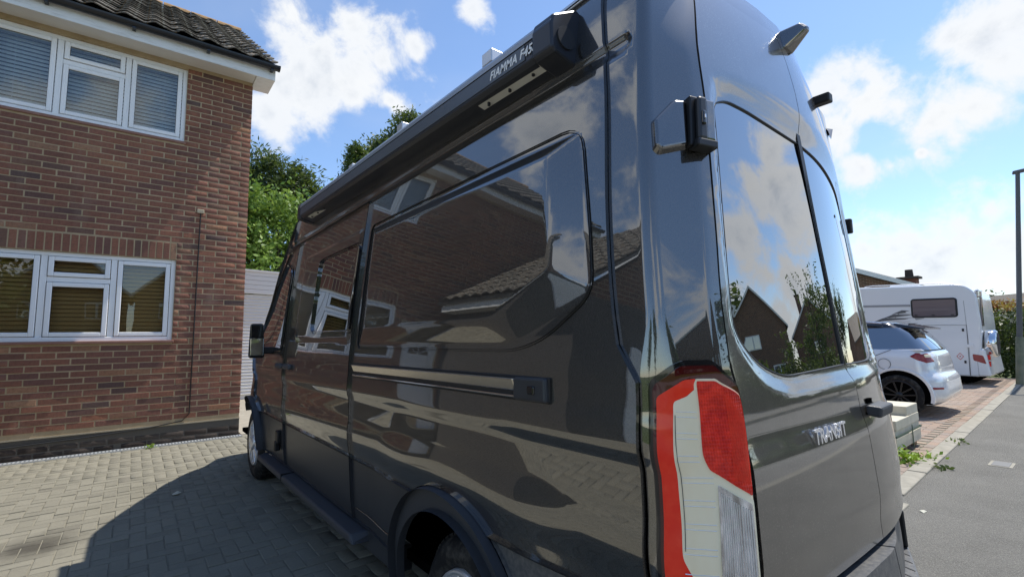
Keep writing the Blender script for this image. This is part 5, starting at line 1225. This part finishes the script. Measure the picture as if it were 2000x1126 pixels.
def car_wheel(wy, xf, sgn=1):
    wz = GZ + .335
    w = MB().lathe([(.03, .225), (.0, .24), (-.004, .28), (.015, .322), (.05, .335), (.17, .335), (.20, .3), (.2, .2)], (xf, wy, wz), 'x', 40, sgn).build('wheel', M['tyre'], car)
    MB().lathe([(.09, .0), (.09, .22), (.02, .23)], (xf, wy, wz), 'x', 30, sgn).build('brake_disc', M['void'], w)
    MB().lathe([(.03, .235), (.0, .236), (.0, .215), (.03, .205)], (xf, wy, wz), 'x', 36, sgn).build('rim', M['alloy'], w)
    for i in range(5):
        for da in (-.17, .17):
            a = 2 * PI * i / 5 + .3; q = lambda rr, t_, x: (xf + sgn * x, wy + rr * math.cos(a) - t_ * math.sin(a), wz + rr * math.sin(a) + t_ * math.cos(a))
            o_ = .03 if da < 0 else -.03
            MB().hull8([q(.03, o_ * .5 - .012, .04), q(.03, o_ * .5 + .012, .04), q(.215, o_ * 2 + .014, .04), q(.215, o_ * 2 - .014, .04), q(.03, o_ * .5 - .012, .012), q(.03, o_ * .5 + .012, .012), q(.215, o_ * 2 + .012, .004), q(.215, o_ * 2 - .012, .004)]).build('spoke', M['alloy'], w, .003)
    MB().lathe([(.02, .05), (.005, .045), (.0, .0001)], (xf, wy, wz), 'x', 20, sgn).build('hub_cap', M['alloy'], w)
car_wheel(CY + .56, CX - .018); car_wheel(CY + 3.15, CX - .01); car_wheel(CY + .56, CX + 2 * cw + .01, -1); car_wheel(CY + 3.15, CX + 2 * cw + .01, -1)
# lamp on the corner, wrapped on the body
def car_skin(s, z):
    """s: metres back from the rear along the left side (positive = forward); negative runs round the corner"""
    w = hwf(z - GZ); r = rearf(z - GZ)
    if s >= .24: return (CX + cw - w, CY + r + s)
    a = PI + (.24 - s) / .33; return (CX + cw - w + .40 + .40 * math.cos(a), CY + r + .24 + .24 * math.sin(a))
def skin_patch(name, poly, mat, off=.006):
    lo, hi = min(p[0] for p in poly), max(p[0] for p in poly); vs = []; fs = []
    P2 = round_poly(poly, .015, 3); c = np.mean(P2, 0)
    pts = [tuple(c)] + [tuple(p) for p in P2] + [tuple(c + (np.array(p) - c) * 1.06) for p in P2]; n_ = len(P2)
    def pos(s, z, o):
        x, y = car_skin(s, z); v = Vector((x - (CX + .45), y - (CY + .6), 0)); v.normalize(); return (x + v.x * o, y + v.y * o, z)
    # dense fan so that it follows the curve
    V = []; F = []; R_ = 5
    for rr in range(1, R_ + 1):
        for p in P2: q = c + (np.array(p) - c) * rr / R_; V.append(pos(q[0], q[1], off))
    V.append(pos(c[0], c[1], off)); F += [((rr - 1) * n_ + i, (rr - 1) * n_ + (i + 1) % n_, rr * n_ + (i + 1) % n_, rr * n_ + i) for rr in range(1, R_) for i in range(n_)] + [(i, (i + 1) % n_, R_ * n_) for i in range(n_)]
    k0 = len(V)
    for p in P2: q = c + (np.array(p) - c) * 1.04; V.append(pos(q[0], q[1], -.01))
    F += [((R_ - 1) * n_ + i, (R_ - 1) * n_ + (i + 1) % n_, k0 + (i + 1) % n_, k0 + i) for i in range(n_)]
    return MB().add(V, F, True).build(name, mat, car)
tlp = skin_patch('tail_lamp', [(.26, GZ + .955), (.14, GZ + 1.01), (-.06, GZ + 1.0), (-.14, GZ + .87), (.02, GZ + .855), (.16, GZ + .90)], M['car_red'])
skin_patch('lamp_lens', [(.02, GZ + .985), (-.10, GZ + .985), (-.10, GZ + .94), (.02, GZ + .94)], M['cream_lens'], .010)
skin_patch('bumper_reflector', [(.10, GZ + .475), (-.10, GZ + .475), (-.10, GZ + .445), (.10, GZ + .445)], M['car_red'], .012)
fl = [(CY + .72 + .085 * math.cos(a), GZ + .83 + .085 * math.sin(a)) for a in np.linspace(0, 2 * PI, 25)]
MB().tube([(CX - .003, y, z) for y, z in fl], .0035, 5).build('fuel_flap', M['alloy'], car)
boxo('handle', M['chrome'], car, CX - .025, CX + .0, CY + 1.0, CY + 1.2, GZ + .935, GZ + .96, .006)
MB().tube([(CX + .03, CY + .62, GZ + 1.06), (CX + .0, CY + .86, GZ + .95), (CX - .003, CY + .95, GZ + .78), (CX - .002, CY + .98, GZ + .60)], .004, 5).build('door_seam', M['alloy'], car)
boxo('door_mirror', M['blackgloss'], car, CX - .2, CX - .02, CY + 2.75, CY + 2.85, GZ + 1.0, GZ + 1.16, .02)

# ---------------------------------------------------------------- motorhome
HXm, HYm = 14.5, 1.62
mh = thing('motorhome', (HXm + 1.1, HYm + 3.4, GZ), 'white motorhome with grey swoosh graphics and rear wheel cover, beyond the silver car', 'motorhome', local=True)
mh.rotation_euler = (math.radians(1.6), 0, 0)
ox, oy = -1.1, -3.4
mb = MB(); prof = round_poly([(.10, .30), (6.4, .30), (6.4, 2.2), (5.4, 2.72), (.30, 2.62), (.06, 2.40), (.0, 1.5)], [.05, .1, .5, .3, .28, .25, .3], 6)
mb.prism(prof, lambda a, b, d_: (ox + d_, oy + a, b), 0, 2.25)
b_ = mb.build('body', M['white_mh'], mh, .05, 4)
def mpanel(name, poly, mat, h=.008, x0=0.0, r=.05, parent=mh): return MB().prism(round_poly(poly, r), lambda a, b, d_: (ox + x0 - d_, oy + a, b), -.004, h).build(name, mat, parent)
def mline(name, pts, w, mat, closed=True):
    m = MB(); q = round_poly(pts, .06) if closed else pts; n = len(q)
    m.tube([(ox - .002, oy + a, b) for a, b in (q + [q[0]] if closed else q)], w, 6); return m.build(name, mat, mh)
wn_ = mpanel('window', [(.44, 1.80), (1.33, 1.80), (1.33, 2.26), (.44, 2.26)], M['mh_glass'], .016, r=.08)
mline('window_frame', [(.44, 1.80), (1.33, 1.80), (1.33, 2.26), (.44, 2.26)], .024, M['black'])
for a in (.52, .9, 1.25): boxo('window_latch', M['black'], wn_, ox - .030, ox - .015, oy + a - .03, oy + a + .03, 1.835, 1.855)
mline('locker_seam', [(.28, .33), (.28, 1.58), (1.12, 1.58), (1.12, .33)], .007, M['grey_print'], False)
for z_ in (1.42, .62): mpanel('locker_lock', [(.33, z_), (.37, z_), (.37, z_ + .07), (.33, z_ + .07)], M['black'], .014, r=.008)
mpanel('locker_latch', [(.17, 1.02), (.34, 1.02), (.34, 1.10), (.17, 1.10)], M['white_mh'], .022, r=.02)
mpanel('hazard_diamond', [(.44, .70), (.51, .79), (.44, .88), (.37, .79)], M['red_print'], .0055, r=.0); mpanel('hazard_diamond', [(.44, .72), (.495, .79), (.44, .86), (.385, .79)], M['white_mh'], .0062, r=0)
mpanel('hazard_mark', [(.425, .775), (.455, .775), (.455, .805), (.425, .805)], M['red_print'], .0068, r=0)
mline('skirt_seam', [(.12, .33), (.13, .75)], .005, M['mid_print'], False); mline('rear_seam', [(.27, .30), (.26, 1.0), (.30, 2.2)], .004, M['mid_print'], False)
mpanel('stripe', [(1.36, 2.14), (4.5, 2.18), (4.5, 2.12), (1.36, 2.08)], M['mid_print'], .0055, r=0)
for k_, (a0, a1, z_) in enumerate([(1.38, 1.55, 1.96), (1.33, 1.75, 1.85), (1.40, 1.98, 1.75), (1.22, 2.2, 1.62)]):
    mpanel('swoosh', [(a0, z_ + .012), (a1, z_ + .03), (a1 + .22, z_ - .075), (a1 - .1, z_ - .04), (a0 + .1, z_ - .012)], M['grey_print'], .0055, r=0)
    mline('swoosh_line', [(a0 - .02, z_ - .07), (a1 + .1, z_ - .066)], .004, M['grey_print'], False)
mline('swoosh_line', [(1.75, 1.72), (1.62, 1.9)], .005, M['grey_print'], False)
mpanel('swoosh', [(1.08, 1.80 - .02), (1.3, 1.78), (1.26, 1.72), (1.10, 1.755)], M['mid_print'], .0055, r=0); mpanel('swoosh', [(1.16, 1.60), (1.24, 1.60), (1.28, 1.53), (1.22, 1.53)], M['mid_print'], .0055, r=0)
mpanel('swoosh', [(2.35, 2.0), (3.6, 2.0), (3.6, 1.45), (2.85, 1.55), (2.5, 1.8)], M['mid_print'], .0055, r=.12)
# roof fittings, rear cluster, spare wheel
for a in (1.2, 2.4): MB().hull8([(ox + .5, oy + a, 2.615), (ox + 1.3, oy + a, 2.615), (ox + 1.3, oy + a + .75, 2.615), (ox + .5, oy + a + .75, 2.615), (ox + .55, oy + a + .05, 2.70), (ox + 1.25, oy + a + .05, 2.70), (ox + 1.25, oy + a + .7, 2.72), (ox + .55, oy + a + .7, 2.72)]).build('roof_light', M['white_mh'], mh, .02)
MB().tube([(ox + .15, oy + .45, 2.62), (ox + .13, oy + .7, 2.675), (ox + .13, oy + 2.2, 2.71), (ox + .14, oy + 2.4, 2.69)], .013, 6).build('roof_rail', M['silver'], mh)
MB().hull8([(ox - .004, oy - .10, .32), (ox + 2.25, oy - .10, .32), (ox + 2.25, oy + .3, .30), (ox - .004, oy + .3, .30), (ox - .004, oy - .02, .98), (ox + 2.25, oy - .02, .98), (ox + 2.25, oy + .1, 1.02), (ox - .004, oy + .1, 1.02)]).build('rear_bumper', M['white_mh'], mh, .05, 3)
mpanel('tail_lamp', [(-.03, .62), (.20, .70), (.21, .86), (.02, .83)], M['car_red'], .012, .004, r=.03)
for z_ in (.78, .62): MB().cyl((ox + .18, oy - .085, z_), (ox + .18, oy - .03, z_), .065, n=18).build('rear_light', M['red_lens'], mh)
boxo('rear_window', M['mh_glass'], mh, ox + .12, ox + .30, oy - .012, oy + .02, 1.55, 2.30, .02); boxo('roof_marker', M['clear_lens'], mh, ox + .06, ox + .4, oy - .0, oy + .10, 2.28, 2.46, .03)
MB().lathe([(.0, .0001), (.0, .30), (.03, .335), (.20, .335), (.22, .3)], (ox + .42, oy - .22, 1.12), 'y', 36).build('spare_wheel_cover', M['chrome'], mh); MB().lathe([(-.004, .0001), (-.004, .27)], (ox + .42, oy - .219, 1.12), 'y', 30).build('cover_face', M['tyre'], mh)
for wy in (1.45, 5.3): MB().lathe([(.0, .1), (.0, .26), (.03, .33), (.2, .33), (.2, .1)], (ox + .02, oy + wy, .33), 'x', 30).build('wheel', M['tyre'], mh)
boxo('underframe', M['void'], mh, ox + .1, ox + 2.1, oy + .25, oy + 6.2, .14, .31)
boxo('cab', M['white_mh'], mh, ox + .2, ox + 2.05, oy + 6.38, oy + 7.1, .3, 1.5, .1)

# ---------------------------------------------------------------- lamp column, hedge
LX, LY = 15.39, 1.13
lp_ = thing('street_lamp', (LX, LY, GZ), 'tall grey-green lamp column leaning slightly at the edge of the footway', 'street lamp')
tp = Vector((LX, LY - .43, 5.25)); bs_ = Vector((LX, LY, GZ)); dd = tp - bs_
MB().cyl(bs_, bs_ + dd * .22, .078, .074, 20).build('base', M['steel_green'], lp_); MB().cyl(bs_ + dd * .2205, tp, .055, .043, 16).build('post', M['lamp_grey'], lp_)
MB().hull8([tuple(tp + Vector(q)) for q in ((-.06, .10, -.02), (.06, .10, -.02), (.07, -.55, .02), (-.07, -.55, .02), (-.05, .08, .06), (.05, .08, .06), (.05, -.5, .10), (-.05, -.5, .10))]).build('lantern', M['lamp_grey'], lp_, .015)
boxo('access_door', M['steel_green'], lp_, LX - .096, LX - .07, LY - .08, LY - .01, .45, .95, .004)
hd = thing('garden_hedge', (18.9, 1.9, GZ), 'dark leafy hedge with white flowers and orange-red tips beyond the motorhome', 'hedge')
bx = lambda n, x0, x1, y0_, y1_, z0, z1: np.stack([RNG.uniform(x0, x1, n), RNG.uniform(y0_, y1_, n), RNG.uniform(z0, z1, n)], 1)
hp = bx(12000, 17.9, 21.0, .95, 3.4, -.05, 1.9); hp[:, 2] += .12 * np.sin(hp[:, 0] * 5) + .1 * np.sin(hp[:, 1] * 7)
foliage('leaves', hp, .06, M['leaf_dark'], hd); tag(foliage('tips', clumps((19.2, 2.1, 2.0), (1.4, 1.2, .25), 110, 16, .08, .2), .055, M['leaf_red'], hd), kind='stuff'); tag(foliage('flowers', clumps((18.2, 1.6, 1.65), (.4, .8, .3), 30, 6, .05, .2), .04, M['leaf_white'], hd), kind='stuff')
m = MB()
for x, y in ((18.6, 2.2), (19.2, 2.5), (19.8, 2.2)): m.tube([(x, y, GZ), (x, y, .7), (x + .1, y, 1.4)], [.04, .03, .01], 6)
m.build('stem', M['bark'], hd)

# ---------------------------------------------------------------- garage between house and van
ga = thing('white_garage', (1.2, 13.5, .1), 'white garage with a ribbed up-and-over door behind the house corner', 'garage')
gb = gzf(12) - .02
boxo('wall', M['garage_white'], ga, -.10, 3.2, 12.03, 17.5, gb - .2, 2.45, .01)
dr = boxo('door', M['garage_white'], ga, .02, 2.7, 12.0, 12.028, gb + .02, 2.44)
z = gb + .03; sm_ = MB().hull8([(-.1, 0, 0), (2.6, 0, 0), (2.6, .03, 0), (-.1, .03, 0), (-.1, -.012, .018), (2.6, -.012, .018), (2.6, .03, .070), (-.1, .03, .070)]).mesh('slat'); sm_.materials.append(M['garage_white'])
while z < 2.38:
    o = bpy.data.objects.new('slat', sm_); COL.objects.link(o); o.parent = dr; o.location = (.10, 11.985, z); z += .073
    o.matrix_parent_inverse = Matrix.Identity(4)
for k_ in range(5): MB().hull8([(-.16, 11.93, 2.47 + k_ * .105), (3.25, 11.93, 2.37 + k_ * .105), (3.25, 12.0, 2.37 + k_ * .105), (-.16, 12.0, 2.47 + k_ * .105), (-.16, 11.93, 2.57 + k_ * .105), (3.25, 11.93, 2.47 + k_ * .105), (3.25, 12.0, 2.47 + k_ * .105), (-.16, 12.0, 2.57 + k_ * .105)]).build('fascia_board', M['garage_white'], ga, .006)
MB().hull8([(-.2, 11.9, 2.99), (3.3, 11.9, 2.88), (3.3, 17.6, 2.88), (-.2, 17.6, 2.99), (-.2, 11.9, 3.03), (3.3, 11.9, 2.92), (3.3, 17.6, 2.92), (-.2, 17.6, 3.03)]).build('roof', M['garage_white'], ga)

# ---------------------------------------------------------------- trees behind the garage
def tree(name, base, top_h, crown, mat, size, label, group, k=120, per=70, spread=.35, shell=.45, cat='tree', flat=.2, aspect=.55, tips=6, r=.14):
    t_ = thing(name, base, label, cat, group)
    P = np.concatenate([clumps(c, rad, max(8, int(k * w)), per, spread, shell) for c, rad, w in crown])
    foliage('crown', P, size, mat, t_, flat, aspect)
    rg_ = random.Random(int(abs(base[0] * 7 + base[1])))
    tp_ = [tuple(np.array(crown[i % len(crown)][0]) + np.array(crown[i % len(crown)][1]) * np.array([rg_.uniform(-.6, .6), rg_.uniform(-.6, .6), rg_.uniform(-.3, .5)])) for i in range(tips)]
    limbs(t_, base, (crown[0][0][0], crown[0][0][1], top_h), r, tp_, rg_); return t_
TG_ = 'trees behind the garage'
tree('leafy_tree', (1.9, 18.0, 0), 5.8, [((1.9, 18.0, 4.6), (2.3, 1.6, 2.3), .6), ((.7, 17.6, 4.9), (1.1, 1.0, 1.7), .25), ((3.3, 18.0, 4.0), (1.2, 1.2, 1.9), .25)], M['leaf_bright'], .085, 'bright green leafy tree rising right behind the white garage', TG_, 260, 80, .27, .35)
tree('pine_tree', (4.6, 34, 0), 12, [((4.4, 34, 11.9), (2.0, 1.6, 2.2), .45), ((6.4, 34, 11.4), (1.6, 1.4, 2.3), .4), ((3.0, 34.5, 11.0), (1.6, 1.4, 2.2), .3)], M['leaf_pine'], .20, 'dark rounded pine crown beside the house corner', TG_, 170, 70, .42, .5, r=.3, aspect=.3)
tree('pine_tree', (12.8, 34, 0), 15, [((11.5, 34, 14.3), (1.4, 1.4, 1.3), .4), ((13.2, 34, 16.2), (1.3, 1.4, 1.2), .35), ((15.1, 34, 18.3), (1.5, 1.5, 1.4), .35), ((15.3, 34, 15.8), (2.0, 1.5, 1.6), .3)], M['leaf_pine'], .20, 'tallest dark pine, its crown showing above the awning', TG_, 170, 70, .38, .5, r=.3, aspect=.3)
cf = thing('conifer', (9.4, 30, 0), 'light green feathery conifer between the two dark pines', 'tree', TG_)
pts = []
for i in range(110):
    z = 6 + 8.2 * (i / 110) ** .9; rr = 1.9 * (1 - (z - 6) / 8.9) + .25; a = i * 2.4
    tip = np.array([9.2 + rr * math.cos(a), 30 + rr * math.sin(a), z + .25]); b0 = np.array([9.3, 30, z - .35])
    for t_ in np.linspace(.25, 1.08, 9): pts.append(b0 + (tip - b0) * t_ + RNG.normal(size=(16, 3)) * np.array([.16, .16, .10]))
foliage('crown', np.concatenate(pts), .13, M['leaf_conifer'], cf, .5, .35)
limbs(cf, (9.4, 30, 0), (9.3, 30, 14), .2, [(8.6, 30, 11), (10.1, 30, 10.5)], random.Random(2))

# ---------------------------------------------------------------- houses and trees farther off
def far_house(name, loc, w, d, eave, pitch, rz, label, cat='house', group=None, brick='brick_far', wins=((-.25, .55), (.25, .55)), gable_front=True, chimney=False, roofm='roof_tile'):
    """local: gable ends face -y and +y; walls w wide, d deep"""
    h = thing(name, loc, label, cat, group, local=True, rz=rz); rh = w / 2 * math.tan(pitch)
    m = MB(); m.prism([(-w / 2, -.3), (w / 2, -.3), (w / 2, eave), (0, eave + rh), (-w / 2, eave)], lambda a, b, d_: (a, d_, b), 0, d); m.build('wall', M[brick], h)
    ov = .3; t_ = .14; m = MB()
    for s in (-1, 1):
        a = (s * (w / 2 + ov), eave - ov * math.tan(pitch)); b = (0, eave + rh)
        m.hull8([(a[0], -ov, a[1] + .02), (b[0], -ov, b[1] + .02), (b[0], d + ov, b[1] + .02), (a[0], d + ov, a[1] + .02), (a[0], -ov, a[1] + t_), (b[0], -ov, b[1] + t_), (b[0], d + ov, b[1] + t_), (a[0], d + ov, a[1] + t_)])
    rf = m.build('roof', M[roofm], h)
    mb_ = MB()
    for s in (-1, 1): mb_.hull8([(s * (w / 2 + ov), -ov - .03, eave - ov * math.tan(pitch) - .08), (0, -ov - .03, eave + rh - .08), (0, -ov - .001, eave + rh - .08), (s * (w / 2 + ov), -ov - .001, eave - ov * math.tan(pitch) - .08), (s * (w / 2 + ov), -ov - .03, eave - ov * math.tan(pitch) + .12), (0, -ov - .03, eave + rh + .12), (0, -ov - .001, eave + rh + .12), (s * (w / 2 + ov), -ov - .001, eave - ov * math.tan(pitch) + .12)])
    mb_.build('bargeboard', M['fascia'], h)
    for fx, fz in wins:
        x, z = fx * w, fz * (eave if fz < 1 else eave)
        wf = MB().box(x - .62, x + .62, -.06, .02, z - .55, z + .55).build('window', M['upvc'], h, .01)
        for sx in (-.3, .3): MB().box(x + sx - .24, x + sx + .24, -.068, -.0605, z - .46, z + .46).build('pane', M['privacy'], wf)
    if chimney:
        c = MB().box(chimney - .35, chimney + .35, d * .5 - .35, d * .5 + .35, eave + rh - 1.2, eave + rh + 1.05).build('chimney', M[brick], rf); boxo('chimney_cap', M['brick_dark'], rf, chimney - .45, chimney + .45, d * .5 - .45, d * .5 + .45, eave + rh + 1.051, eave + rh + 1.16); MB().cyl((chimney, d * .5, eave + rh + 1.161), (chimney, d * .5, eave + rh + 1.75), .17, .14, 12).build('chimney_pot', M['brick_dark'], rf)
    return h
# the neighbour's house behind the motorhome: a brick gable facing the van, its chimney and roof
nh = thing('bungalow', (26, 7.5, GZ), 'brick gable and chimney of the bungalow behind the motorhome', 'house')
m = MB(); m.prism([(5.0, -.2), (12.4, -.2), (12.4, 2.6), (8.9, 4.95), (5.0, 3.25)], lambda a, b, d_: (d_, a, b), 25.0, 33.0); m.build('wall', M['brick_far'], nh)
MB().hull8([(24.7, 4.6, 3.13), (33.2, 4.6, 3.13), (33.2, 8.9, 5.02), (24.7, 8.9, 5.02), (24.7, 4.6, 3.27), (33.2, 4.6, 3.27), (33.2, 8.9, 5.16), (24.7, 8.9, 5.16)]).hull8([(24.7, 8.9, 5.02), (33.2, 8.9, 5.02), (33.2, 12.8, 2.45), (24.7, 12.8, 2.45), (24.7, 8.9, 5.16), (33.2, 8.9, 5.16), (33.2, 12.8, 2.6), (24.7, 12.8, 2.6)]).build('roof', M['roof_tile'], nh)
MB().hull8([(24.66, 4.55, 3.09), (24.699, 4.55, 3.09), (24.699, 8.9, 5.0), (24.66, 8.9, 5.0), (24.66, 4.55, 3.30), (24.699, 4.55, 3.30), (24.699, 8.9, 5.2), (24.66, 8.9, 5.2)]).build('bargeboard', M['fascia'], nh)
ch = boxo('chimney', M['brick'], nh, 27.0, 27.6, 5.2, 5.8, 3.2, 3.82); boxo('chimney_cap', M['brick_dark'], ch, 26.9, 27.7, 5.08, 5.92, 3.821, 3.92); MB().cyl((27.35, 5.5, 3.92), (27.35, 5.5, 4.28), .17, .15, 12).build('chimney_pot', M['brick_dark'], ch)
FH = 'bungalows far along the street'
far_house('bungalow', (50, 2.6, GZ), 9, 10, 2.1, .42, 2.6, 'brown roofed bungalow seen just over the hedge', group=FH, wins=())
far_house('bungalow', (64, 6.5, GZ), 9, 10, 2.4, .45, 2.4, 'farther brown roof between the hedge and the motorhome', group=FH, wins=())
far_house('bungalow', (60, -2.2, GZ), 7, 9, 2.3, .42, 1.57, 'red brick bungalow at the far end of the footway, beside the lamp column', group=FH, wins=((0, .5),))
for i, (x, y, r, h) in enumerate([(75, 10, 4.5, 5.0), (84, 5.5, 5.5, 4.6), (90, 16, 6, 7), (70, 22, 5, 8)]):
    tree('distant_tree', (x, y, GZ), h * .7, [((x, y, h * .62), (r, r * .8, h * .38), 1)], M['leaf_dark'], .22, ['low dark tree on the skyline right of the motorhome', 'spreading dark tree behind the brown roofs', 'far tree hidden mostly by the motorhome', 'far tree behind the bungalow'][i], 'trees on the skyline', 150, 90, .5, .1, r=.25)
# ---------------------------------------------------------------- across and along the street: what the van's paint and glass mirror
RG = 'brick houses across the street, mirrored in the rear glass'
far_house('brick_house', (33.5, -18.5, GZ), 5.6, 9, 5.0, .85, -2.066, 'brick gabled house mirrored at the left of the rear window', group=RG, wins=((0.12, .78), (-.22, .3), (.22, .3)))
far_house('brick_house', (46, -16.5, GZ), 7.0, 10, 4.6, .75, -1.92, 'second brick house mirrored behind the birch in the rear window', group=RG, wins=((.0, .7),), chimney=1.5)
far_house('brick_house', (2.0, -27, GZ), 8.0, 9, 5.0, .78, PI, 'brick house straight across the street behind the van', group=RG, wins=((-.25, .75), (.25, .75), (-.25, .3), (.25, .3)))
far_house('brick_house', (-5.6, -28, GZ), 6.4, 9, 5.0, .78, PI, 'middle brick house of the row across the street', group=RG, wins=((-.25, .75), (.25, .75), (.1, .3)))
far_house('brick_house', (-13, -27, GZ), 8.0, 9, 5.0, .78, PI, 'brick house across the street behind the camera', group=RG, wins=((-.25, .75), (.25, .75), (0, .3)), chimney=-2)
SG = 'gabled brick houses along the street to the left'
far_house('brick_house', (-16.5, 18.0, GZ), 6.0, 9, 4.8, .85, .80, 'gabled brick house to the left mirrored in the van flank', group=SG, wins=((-.2, .78), (.22, .78), (-.2, .3), (.22, .3)))
far_house('brick_house', (-20.2, 14.4, GZ), 6.0, 9, 4.8, .85, .95, 'nearer gabled brick house to the left mirrored in the rear corner', group=SG, wins=((-.2, .78), (.22, .78), (0, .3)))
bt = thing('birch_tree', (24.5, -8.6, GZ), 'slender birch tree across the street, mirrored in the rear window', 'tree')
P = [clumps((24.5 + RNG.normal(0, .9), -8.6 + RNG.normal(0, .9), z), (.9, .9, .8), 9, 34, .22, .2) for z in np.linspace(1.3, 4.8, 14)]
P += [np.array([24.5 + math.cos(a) * .8 * (1 + .1 * i), -8.6 + math.sin(a) * .8, 4.6]) + np.linspace(0, 1, 26)[:, None] * np.array([math.cos(a) * .5, math.sin(a) * .5, 1.7 + .3 * math.sin(i)]) + RNG.normal(size=(26, 3)) * .07 for i, a in enumerate(np.linspace(0, 6, 9))]
foliage('crown', np.concatenate(P), .095, M['leaf_birch'], bt, .1, .5)
limbs(bt, (24.5, -8.6, GZ), (24.5, -8.6, 5.5), .09, [(24.0, -8.8, 4.5), (25.1, -8.3, 4.2), (24.8, -9.1, 5.4), (24.2, -8.2, 5.6)], random.Random(4))
h2 = thing('garden_hedge', (30, -10.5, GZ), 'long dark hedge across the street, mirrored low in the rear window', 'hedge')
hp = bx(16000, 18, 44, -12.3, -10.6, -.05, 1.5); hp[:, 2] *= (1 + .25 * np.sin(hp[:, 0] * 1.1) + .1 * np.sin(hp[:, 0] * 3.7)); foliage('leaves', hp, .11, M['leaf_dark'], h2)
MB().box(18.2, 43.8, -11.9, -11.0, GZ, .9).build('stem', M['bark'], h2)
for i, (x, y, r, h) in enumerate([(-24, 20, 3.2, 9.5), (-30, 3, 3.2, 8), (-23, -5, 3.0, 8), (-10, -24, 3.2, 8.5), (10, -24, 3.4, 9), (38, -24, 3.5, 9.5), (55, -13, 4, 9)]):
    tree('street_tree', (x, y, GZ), h * .75, [((x, y, h * .62), (r, r, h * .36), 1)], M['leaf_birch'] if i % 2 else M['leaf_dark'], .2, ['broad tree behind the left gables', 'tall dark tree between the left gables', 'tree at the street corner to the left', 'tree behind the camera', 'bushy tree across the street', 'tree beyond the mirrored gable', 'far tree at the street bend'][i], 'trees along the street, mirrored in the van', 60, 60, .6, .35, r=.2)
